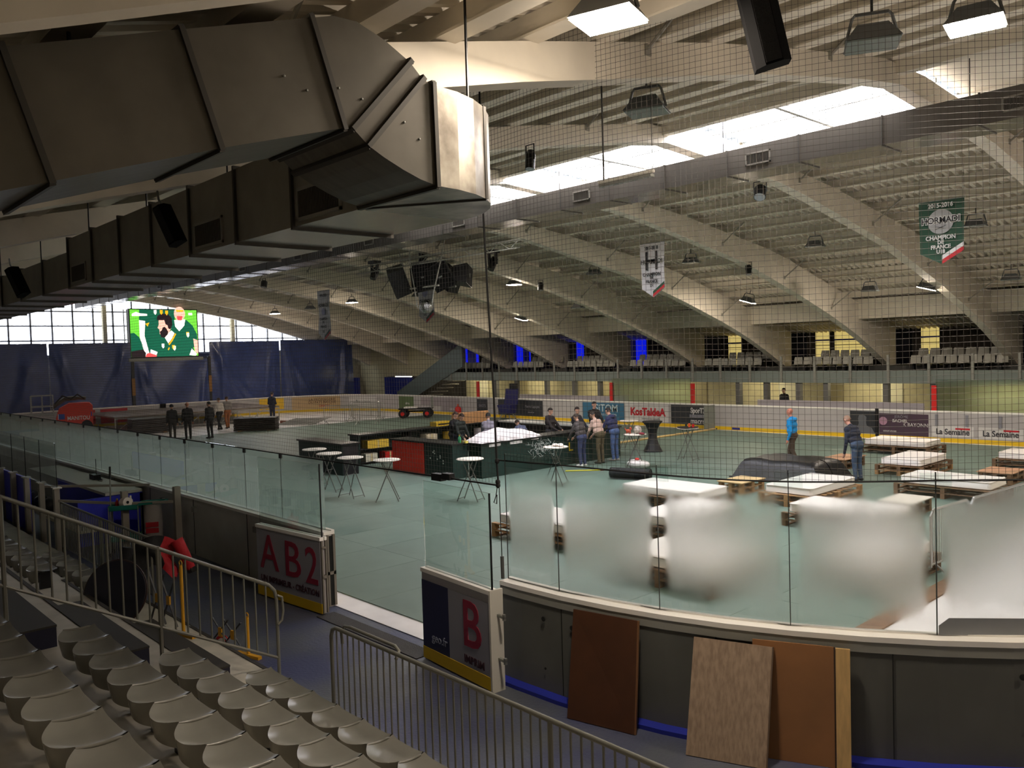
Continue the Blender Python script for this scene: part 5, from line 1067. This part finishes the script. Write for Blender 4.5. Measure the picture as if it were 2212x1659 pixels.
person('person in black jacket inside the bar beside the dark green coat',(-23.3,18.55,ZF),-1.2,(20,20,22),(30,30,34),hair=(60,40,30),lean=.15,headp=.45,arms=fwd())
person('person in dark green coat bending over the inside of the bar',(-22.75,18.35,ZF),-1.5,(38,44,40),(40,42,60),hair=(56,40,30),lean=.25,headp=.5,arms=fwd(),hood=True)
person('person in grey plaid shirt inside the bar beside the plastic sheeting',(-21.5,18.7,ZF),.9,(136,130,142),(40,42,60),hair=(24,20,20),lean=.12,headp=.25,arms=fwd())
person('person in blue shirt crouching low behind the plastic sheeting',(-22.0,20.9,ZF),1.4,(98,104,134),(40,42,60),hair=(50,36,28),lean=.75,crouch=.25,headp=.2,arms=fwd())
person('person in grey jacket and jeans leaning on the bar at its left',(-18.45,20.1,ZF),1.62,(76,70,70),(52,60,92),hair=(50,38,30),shoes=(220,216,210),lean=.28,headp=.35,arms=fwd(.2,.2,.12,.42))
person('person in pale pink sweatshirt and khaki trousers leaning on the bar',(-18.40,20.95,ZF),1.62,(196,166,152),(84,74,52),hair=(46,34,28),shoes=(60,54,44),lean=.38,headp=.35,arms=fwd(.2,.2,.12,.42),h=1.8)
person('person in navy hoodie and washed jeans leaning on the bar at right',(-18.45,21.75,ZF),1.62,(44,48,84),(72,92,132),hair=(30,24,22),shoes=(150,146,140),lean=.30,headp=.3,arms=fwd(.2,.2,.12,.42),h=1.86,hood=True)
person('person in dark hooded jacket inside the bar behind the grey jacket',(-20.95,21.15,ZF),-1.4,(44,36,38),(40,40,48),hair=(40,30,26),hood=True,headp=.3,h=1.78,arms=fwd())
person('person in black top standing at the back of the bar before the blue sign',(-21.1,23.7,ZF),-1.9,(30,26,28),(40,40,48),hair=(26,20,20),headp=.2,h=1.84,arms=fwd())
person('person in dark navy top inside the bar beside the navy hoodie',(-20.15,21.7,ZF),-1.5,(26,28,40),(40,40,48),hair=(40,26,22),headp=.25,h=1.80,arms=fwd())
person('person in bright blue hoodie and brown trousers walking right of the tables',(-12.95,23.75,ZF),1.75,(16,140,206),(74,60,46),hair=(150,100,80),bald=True,skin=(200,128,104),hood=True,stride=.16,headp=.35,h=1.82,lean=.06)
person('person in dark navy jacket and jeans bending over a low pallet table',(-10.28,22.35,ZF),1.35,(34,40,56),(62,78,100),hair=(150,120,100),skin=(206,150,130),lean=.38,headp=.45,h=1.84,arms={-1:((-.24,.10,.14),(-.20,.30,-.10)),1:((.24,.10,.14),(.18,.30,-.10))})
person('person in black standing in the corridor under the balcony at right of the red posts',(-20.2,36.3,0),3.0,(30,30,34),(60,80,120),hair=(60,44,34),skin=(220,170,140))
# ================================================================== NEAR SIDE
# ---- bucket seats of the near stand
SEATN = M('beige_grey_plastic_seat', (116,114,106), .26, var=.04, scale=6, spec=.5)
def bucket():
    """origin on the tread below the drain hole; y forward (towards the rink)"""
    mb = MB(); NS = 17; rows = []; Z0 = .28
    S = [-1+2*i/(NS-1) for i in range(NS)]
    def P(s, t):
        x = .222*s; c = 1-abs(s)**2.2
        rear = -.045-.095*c                     # curved rear wall in plan
        rim = Z0+.010+.022*abs(s)**2.5
        if t < 3:   # outer wall, bottom to rim
            f = t/3; return (x, rear-.0+.035*(1-f)*c, Z0-.145+(rim-(Z0-.145))*f)
        if t == 3: return (x, rear+.004, rim+.006)
        if t == 4: return (x, rear+.022, rim)
        f = (t-4)/7.0                             # inside: down into the pan and forward
        y = rear+.022+(.225-rear-.022)*f
        pan = Z0-.012+.024*abs(s)**4 + .022*max(0, f-.72)/.28
        b = math.exp(-(f/.17)**1.6)
        z = pan*(1-b)+rim*b
        if t == 12: return (x, .232, Z0-.035)
        if t == 13: return (x, .223, Z0-.07)
        return (x, y, z)
    rows = [[P(s, t) for s in S] for t in (0,1,2,3,4,5,6,7,8,9,10,11,12,13)]
    mb.grid(rows); inner = []
    for t in (4,5,6,7,8,9,10,11): inner.append([(x*.97, y+(.012 if t < 7 else 0), z-.014) for x, y, z in [P(s, t) for s in S]])
    mb.grid(list(reversed(inner)))
    rib = []
    me = mesh('seat_shell', mb, SEATN, smooth=70, fixn=False); return me
shell = bucket()
hole = mesh('drain_hole', MB().box(.160,-.014,.272,.190,.014,.2835), HOLE)
ridge_b = MB().tube([(-.222,-.045,.312),(-.226,.03,.298),(-.227,.10,.293),(-.226,.17,.296),(-.224,.225,.286)], [.010,.013,.014,.013,.010], 8); ridge = mesh('side_ridge', ridge_b, SEATN, smooth=60)
post = mesh('seat_support', MB().box(-.04,.02,.0,.04,.16,.25), BLACK2)
def seat_row(y, z, x0, n, rowname, sec, rev=False):
    for k in range(n):
        t = thing('stadium_seat', 'beige plastic bucket seat, %s from the aisle in the %s row %s' % (ORD[k], rowname, sec), 'seat', (x0+(-.46 if rev else .46)*k, y, z), 0.0, 'near stand seats')
        inst('seat_shell', shell, t); inst('drain_hole', hole, t); inst('side_ridge', ridge, t); inst('seat_support', post, t)
SEC = 'right of the steps'
seat_row(3.79, .22, -8.10, 11, 'front', SEC); seat_row(2.93, .66, -8.12, 10, 'second', SEC); seat_row(2.07, 1.11, -8.14, 10, 'third', SEC); seat_row(1.21, 1.54, -7.70, 10, 'fourth', SEC)
SEC = 'beyond the steps'
seat_row(3.79, .22, -13.9, 6, 'front', SEC, True); seat_row(2.93, .66, -13.3, 8, 'second', SEC, True); seat_row(2.07, 1.11, -13.0, 8, 'third', SEC, True)
# ---- aisle half steps
for y0, z, nm in ((3.35,.44,'lowest'),(2.49,.885,'second'),(1.63,1.325,'third'),(.77,1.76,'top')):
    base = z-.22
    t = thing('aisle_step', 'dark navy half step in the aisle, %s of the flight' % nm, 'step', (-10.15, y0+.24, base), 0, 'aisle steps')
    obj('step_block', MB().box(-1.2,-.24,0,1.2,.24,.20), NAVY, t); obj('step_nosing', MB().box(-1.2,-.24,.20,1.2,.245,.22), M('dark_nosing'), t)
# ---- tube railings
def railing(label, p0, p1, h, bot, n, group=None, end_round=True, mat=TUBE, loop=None, name='railing', postz=0.0):
    """p0,p1 are foot points (3D) of a straight railing; top rail h above, bottom rail bot above"""
    p0, p1 = Vector(p0), Vector(p1); t = thing(name, label, 'railing', tuple(p0)); d = p1-p0
    top0, top1 = Vector((0,0,h)), d+Vector((0,0,h)); u = d.normalized()
    fr = [Vector((0,0,postz)), Vector((0,0,h-.10)), Vector((0,0,h-.03))+u*.03, u*.10+Vector((0,0,h))+Vector((0,0,u.z*0))] if end_round else [Vector((0,0,h))]
    fr += [top1]
    obj('top_rail', MB().tube(fr, .021, 8), mat, t, smooth=60)
    obj('bottom_rail', MB().tube([Vector((0,0,bot)), d+Vector((0,0,bot))], .017, 6), mat, t)
    me = mesh('baluster', MB().tube([(0,0,bot),(0,0,h)], .010, 6), mat)
    for k in range(1, n): inst('baluster', me, t, d*(k/n))
    pm_ = mesh('post', MB().tube([(0,0,postz),(0,0,h)], .021, 8), mat)
    for f in (0.0, .5, 1.0):
        if f > 0 or not end_round: inst('post', pm_, t, d*f)
    if loop: obj('handrail_loop', MB().tube(loop, .017, 8), mat, t, smooth=60)
    return t
railing('pale tube railing before the front seats at the bottom of the photo', (-7.62,4.36,.0), (-1.2,4.36,.0), 1.05, .14, 60, loop=[(0.05,.10,.85),(0.03,.10,.98),(.10,.10,1.045),(.22,.10,1.06),(1.02,.10,1.06),(1.10,.09,1.03),(1.13,.03,.98)])
railing('pale tube railing with jacket before the seats beyond the steps', (-13.6,4.62,0), (-18.75,4.62,0), 1.05, .14, 46)
# sloping stair railing, three dimensional slope
t = thing('railing', 'sloping tube railing beside the aisle steps left of the gate', 'railing', (-8.95, 4.42, .10)); 
A_, B_ = Vector((0,0,1.12)), Vector((0,-4.4,3.43)); bA, bB = Vector((0,0,.26)), Vector((0,-4.4,2.57))
obj('top_rail', MB().tube([(0,.0,.0),(0,.0,.95),(0,-.02,1.06),(0,-.09,1.14),B_], .021, 8), TUBE, t, smooth=60); obj('bottom_rail', MB().tube([bA, bB], .018, 6), TUBE, t)
for k in range(1, 34):
    f = k/34; obj('baluster', MB().tube([bA.lerp(bB, f), A_.lerp(B_, f)], .011, 6), TUBE, t)
for f in (.30, .62): q = bA.lerp(bB, f); obj('post', MB().tube([Vector((0,q.y,max(0,q.z-.75))), A_.lerp(B_, f)], .022, 6), TUBE, t)
obj('handrail_loop', MB().tube([(.02,.0,1.0),(.02,.06,.97),(.02,.07,.80),(.02,.05,.70),(.02,.0,.66)], .015, 8), TUBE, t, smooth=60)
# ---- boards leaning on the curved barrier
def leaning(name, label, b0, b1, t0, t1, thick, mat, cat='board', edge=None):
    """flat sheet: bottom corners b0,b1 top corners t0,t1 (world)"""
    b0, b1, t0, t1 = map(Vector, (b0, b1, t0, t1)); c = (b0+b1)/2; t = thing(name, label, cat, tuple(c)); n = (b1-b0).cross(t0-b0).normalized()*thick
    o = MB().hexa([b0-c, b1-c, b1-c+n, b0-c+n, t0-c, t1-c, t1-c+n, t0-c+n]); obj('sheet', o, mat, t)
    if edge is not None:
        e = (b1-b0).normalized()*.012; obj('edge_band', MB().hexa([b1-c, b1-c+e, b1-c+e+n, b1-c+n, t1-c, t1-c+e, t1-c+e+n, t1-c+n]), edge, t)
    return t
leaning('wood_panel', 'dark brown wood panel leaning against the curved barrier', (-5.96,6.17,.0), (-5.21,6.35,.0), (-6.05,6.405,1.08), (-5.30,6.55,1.08), .03, M('dark_brown_laminate',(76,44,24),.5,var=.1,scale=3), edge=M('panel_edge',(120,84,52),.6))
WOODG = M('greyed_oak_laminate', (164,142,120), .5, rgb2=(138,118,99), scale=5, stretch=(7,7,.07))
leaning('wood_panel', 'pale grained wood panel leaning in front of the cardboard sheet', (-4.61,6.36,.0), (-3.93,6.63,.0), (-4.70,6.66,1.03), (-4.02,6.93,1.02), .025, WOODG, edge=M('panel_edge2',(96,78,62),.6))
leaning('wood_panel', 'brown hardboard sheet leaning behind the grained panel', (-4.15,6.78,.0), (-3.50,7.08,.0), (-4.20,6.885,1.07), (-3.55,7.185,1.07), .02, M('brown_hardboard',(150,104,64),.55,rgb2=(128,90,56),scale=1.4), edge=M('hardboard_edge',(60,42,28),.7))
leaning('wood_panel', 'narrow pale pine board at the right edge of the leaning panels', (-3.49,7.09,.0), (-3.38,7.145,.0), (-3.54,7.20,1.06), (-3.43,7.255,1.06), .03, M('pale_pine',(206,170,112),.6,var=.1,scale=4,stretch=(8,8,1)))
# ---- navy disc and trestles by the aisle
t = thing('round_board', 'large dark navy disc leaning beside the steps behind the railing', 'disc', (-12.15, 3.62, .22)); 
o = obj('disc_face', MB().lathe([(.44,-.02),(.45,0),(.44,.02)], n=36), M('navy_disc', (12,14,34), .5), t, loc=(0,0,.46), rot=(1.25,0,.75)); obj('disc_rim', MB().tube([(.45*math.cos(a),.45*math.sin(a),0) for a in np.linspace(0,2*PI,32,endpoint=False)], .014, 6, closed=True), M('brown_rim',(48,26,20),.6), o)
YP = M('yellow_trestle', (206,150,26), .45); STRIPE = M('black_stripe', (18,18,18), .5)
def trestle(loc, rz, label, h=.95):
    t = thing('trestle', label, 'trestle', loc, rz, 'yellow and black folding barriers')
    obj('upright', MB().tube([(0,0,0),(0,0,h)], .022, 8), YP, t); obj('cross_foot', MB().box(-.22,-.03,0,.22,.03,.04), YP, t); obj('top_ring', MB().tube([(.03*math.cos(a),.0,h+.03+.03*math.sin(a)) for a in np.linspace(0,2*PI,10,endpoint=False)], .008, 5, closed=True), YP, t)
    for k, x in enumerate((-.55,-.30)):
        for q in (-1, 1): obj('scissor_slat', MB().bar((x-q*.17,0,.10),(x+q*.17,0,h*.82),.012,.022,(0,1,0)), STRIPE, t)
        obj('slat_sleeve', MB().box(x-.035,-.012,h*.46-.06,x+.035,.012,h*.46+.06), YP, t)
    return t
trestle((-11.0,4.1,.22), .25, 'yellow post with crossed black slats beside the navy disc'); trestle((-10.2,4.62,0), .25, 'yellow post with black slats standing right of the lowest step', .52)
t = thing('red_sign', 'small round red and white sign lying by the lowest step', 'sign', (-10.75, 4.50, .0)); obj('sign_face', MB().lathe([(.10,0),(.10,.015)], n=24), M('sign_red',(170,30,34),.5), t, rot=(1.1,0,.6), loc=(0,0,.09)); obj('sign_centre', MB().lathe([(.055,.015),(.055,.018)], n=20), M('sign_white',(210,205,200),.5), t, rot=(1.1,0,.6), loc=(0,0,.09))
# ---- jacket over the railing
t = thing('jacket', 'red and black jacket hung over the end of the far railing', 'jacket', (-13.62, 4.66, 1.06), 1.1); JR = M('jacket_red',(176,20,34),.7,bump=.5,bscale=12); JB = M('jacket_black',(16,15,17),.75,bump=.4,bscale=12)
rows = []
for i in range(15):
    u = i/14; row = []
    for j in range(13):
        v = j/12-.5; z = -abs(v)*1.25*(1-.25*math.sin(u*3.1)); y = (.08+.05*math.sin(u*9+j))*(1 if v > 0 else -1)*min(1, abs(v)*6); row.append((.0+.62*(u-.5)+.04*math.sin(j*1.3), y, z+.03-.12*(u*2-1)**2))
    rows.append(row)
mb = MB().grid(rows); 
for k, f in enumerate(mb.f): mb.m[k] = 0 if (k//12) > 9 else 1
obj('jacket_shell', mb, [JR, JB], t, smooth=60)
obj('sleeve', MB().tube([(.36,-.1,-.05),(.48,-.14,-.30),(.56,-.12,-.52)], [.10,.085,.07], 10), JR, t, smooth=60); obj('cuff', MB().tube([(.56,-.12,-.50),(.58,-.12,-.58)], .072, 10), JB, t); obj('sleeve', MB().tube([(-.35,-.12,-.1),(-.42,-.16,-.4),(-.40,-.15,-.6)], [.09,.08,.065], 10), JB, t, smooth=60)
# ---- cleaning trolley
TEAL = M('teal_plastic',(14,112,100),.45); TX = thing('cleaning_trolley', 'cleaning trolley with teal trays and a hanging white sack', 'trolley', (-17.6, 5.5, 0), 1.1)
for z in (.30, .92): obj('tray', MB().prism([(-.28,-.20),(.28,-.20),(.28,.20),(-.28,.20)],'z',z,z+.02).box(-.28,-.20,z,-.26,.20,z+.10).box(.26,-.20,z,.28,.20,z+.10).box(-.28,-.20,z,.28,-.18,z+.10).box(-.28,.18,z,.28,.20,z+.10), TEAL, TX)
for x in (-.27,.27):
    for y in (-.19,.19): obj('trolley_leg', MB().tube([(x,y,.06),(x,y,1.0)], .014, 6), STEEL, TX); obj('castor', MB().ell((x,y,.045),(.035,.02,.045),8,6), BLACK, TX)
obj('sack_frame', MB().box(.28,-.18,1.0,.78,-.15,1.04).box(.28,.15,1.0,.78,.18,1.04).box(.75,-.18,1.0,.80,.18,1.04), TEAL, TX)
obj('sack', MB().lathe([(.12,.16),(.17,.28),(.18,.6),(.17,.85),(.16,1.02)], (.52,0,0), 18), M('sack_grey_white',(170,162,156),.6,bump=.5,bscale=9), TX, smooth=60)
obj('sack_label', MB().box(.40,-.19,.42,.64,-.17,.52).box(.40,-.19,.54,.64,-.17,.64), M('sack_label_red',(176,26,36),.5), TX)
t = thing('paper_roll', 'white paper roll lying on the trolley top tray', 'paper roll', (-17.52,5.47,.94)); t.location.z = .94; obj('roll_body', MB().tube([(-.07,0,.11),(.07,.04,.13)], .10, 18), M('white_paper',(220,206,198),.8), t, smooth=40); obj('roll_core', MB().tube([(.07,.04,.13),(.075,.041,.13)], .03, 12), BLACK2, t)
t = thing('spray_bottle', 'white spray bottle in the trolley top tray', 'bottle', (-17.62,5.62,.94)); obj('bottle_body', MB().lathe([(.045,0),(.045,.14),(.02,.18)],n=12), M('white_bottle',(206,196,188),.4), t, smooth=50); obj('bottle_cap', MB().lathe([(.022,.18),(.02,.23)],n=10), M('white_bottle'), t)
t = thing('spray_bottle', 'small red bottle in the trolley tray beside the mop', 'bottle', (-17.74,5.40,.94)); obj('bottle_body', MB().lathe([(.035,0),(.035,.12),(.015,.16)],n=12), RED, t, smooth=50); obj('bottle_cap', MB().lathe([(.018,.16),(.018,.19)],n=10), YEL, t)
t = thing('mop', 'mop handle with black grip standing upright in the trolley', 'mop', (-17.75,5.25,.05)); obj('mop_handle', MB().tube([(0,0,0),(.06,.02,1.55)], .013, 8), M('steel_handle',(150,148,140),.4,.4), t); obj('mop_grip', MB().tube([(.06,.02,1.5),(.07,.025,1.75)], .02, 8), BLACK, t)
t = thing('broom', 'thin dark broom handle standing behind the trolley', 'broom', (-18.05,5.35,.05)); obj('broom_handle', MB().tube([(0,0,0),(.03,.02,1.42)], .012, 8), BLACK2, t); obj('broom_head', MB().box(-.15,-.03,-.04,.15,.03,.04), BLACK, t)
# ---- team bench at far left
BLU = M('bench_blue',(46,52,196),.5); 
t = thing('team_bench', 'blue player bench box with grey posts behind the left railing', 'bench', (-22.0, 5.6, 0)); 
obj('bench_counter', MB().box(-3.6,-.05,1.02,3.0,.72,1.08), M('bench_white_top',(190,186,176),.5), t); obj('bench_front', MB().box(-3.6,.66,0,3.0,.72,1.02), BLU, t); obj('bench_side', MB().box(2.94,-.6,0,3.0,.72,1.0), BLU, t); obj('bench_back', MB().box(-3.6,-.9,0,.2,-.84,1.25), BLU, t); obj('bench_seat', MB().box(-3.4,-.75,.40,3.6,-.35,.46), M('bench_seat_cream',(214,206,184),.5), t)
for k, x in enumerate((-2.2,-.9,.4,1.7,2.9)):
    obj('bench_post', MB().box(x-.07,-1.02,0,x+.07,-.92,1.30), M('bench_post_grey',(158,150,138),.5), t); obj('post_cap', MB().box(x-.10,-1.05,1.30,x+.10,-.88,1.325), M('bench_cap',(214,208,196),.4), t)
for k, x in enumerate((-2.2,-.9,.4,1.7)):
    o = obj('bench_glass', MB().box(x,-.975,1.32,x+1.28,-.965,2.25), M('bench_glass_tint',(120,140,160),.1), t); o.data = mesh('bench_glass', MB().box(x,-.975,1.32,x+1.28,-.965,2.25), G_CLEAR); obj('glass_edge', MB().box(x-.008,-.98,1.32,x+.008,-.96,2.25), BLACK2, t)
obj('gate_post', MB().box(4.3,-.15,0,4.42,-.03,1.28), M('bench_post_grey'), t); obj('gate_post', MB().box(5.1,.60,0,5.22,.72,1.35), M('bench_post_grey'), t); obj('gate_rail', MB().bar((3.0,-.95,1.05),(4.36,-.09,1.02),.04,.05).bar((4.36,-.09,1.02),(5.16,.66,1.05),.04,.05), M('bench_post_grey'), t); obj('guard_rail', MB().bar((1.7,-.95,1.22),(3.4,.75,1.20),.05,.05), M('bench_post_grey'), t)
t = thing('radio_set', 'small dark radio with aerial on the bench counter', 'radio', (-21.6,6.1,1.08)); obj('radio_body', MB().box(-.18,-.08,0,.18,.08,.12), BLACK2, t); obj('aerial', MB().tube([(.1,0,.12),(.1,0,.5)], .008, 5), BLACK, t); obj('cable', MB().tube([(.18,0,.02),(.35,.05,.02),(.4,-.05,.02)], .012, 5), BLACK, t)
for k, x in enumerate((-24.3,-23.6,-22.9,-22.2,-21.5)): 
    t = thing('helmet', 'dark seat cushion shape on the player bench, %s from left' % ORD[k], 'cushion', (x,5.05,.46), 0, 'dark shapes on the bench'); obj('cushion_body', MB().ell((0,0,.16),(.2,.16,.16),10,7), BLACK, t, smooth=60); obj('cushion_base', MB().lathe([(.18,0),(.18,.03)],n=14), BLACK2, t)
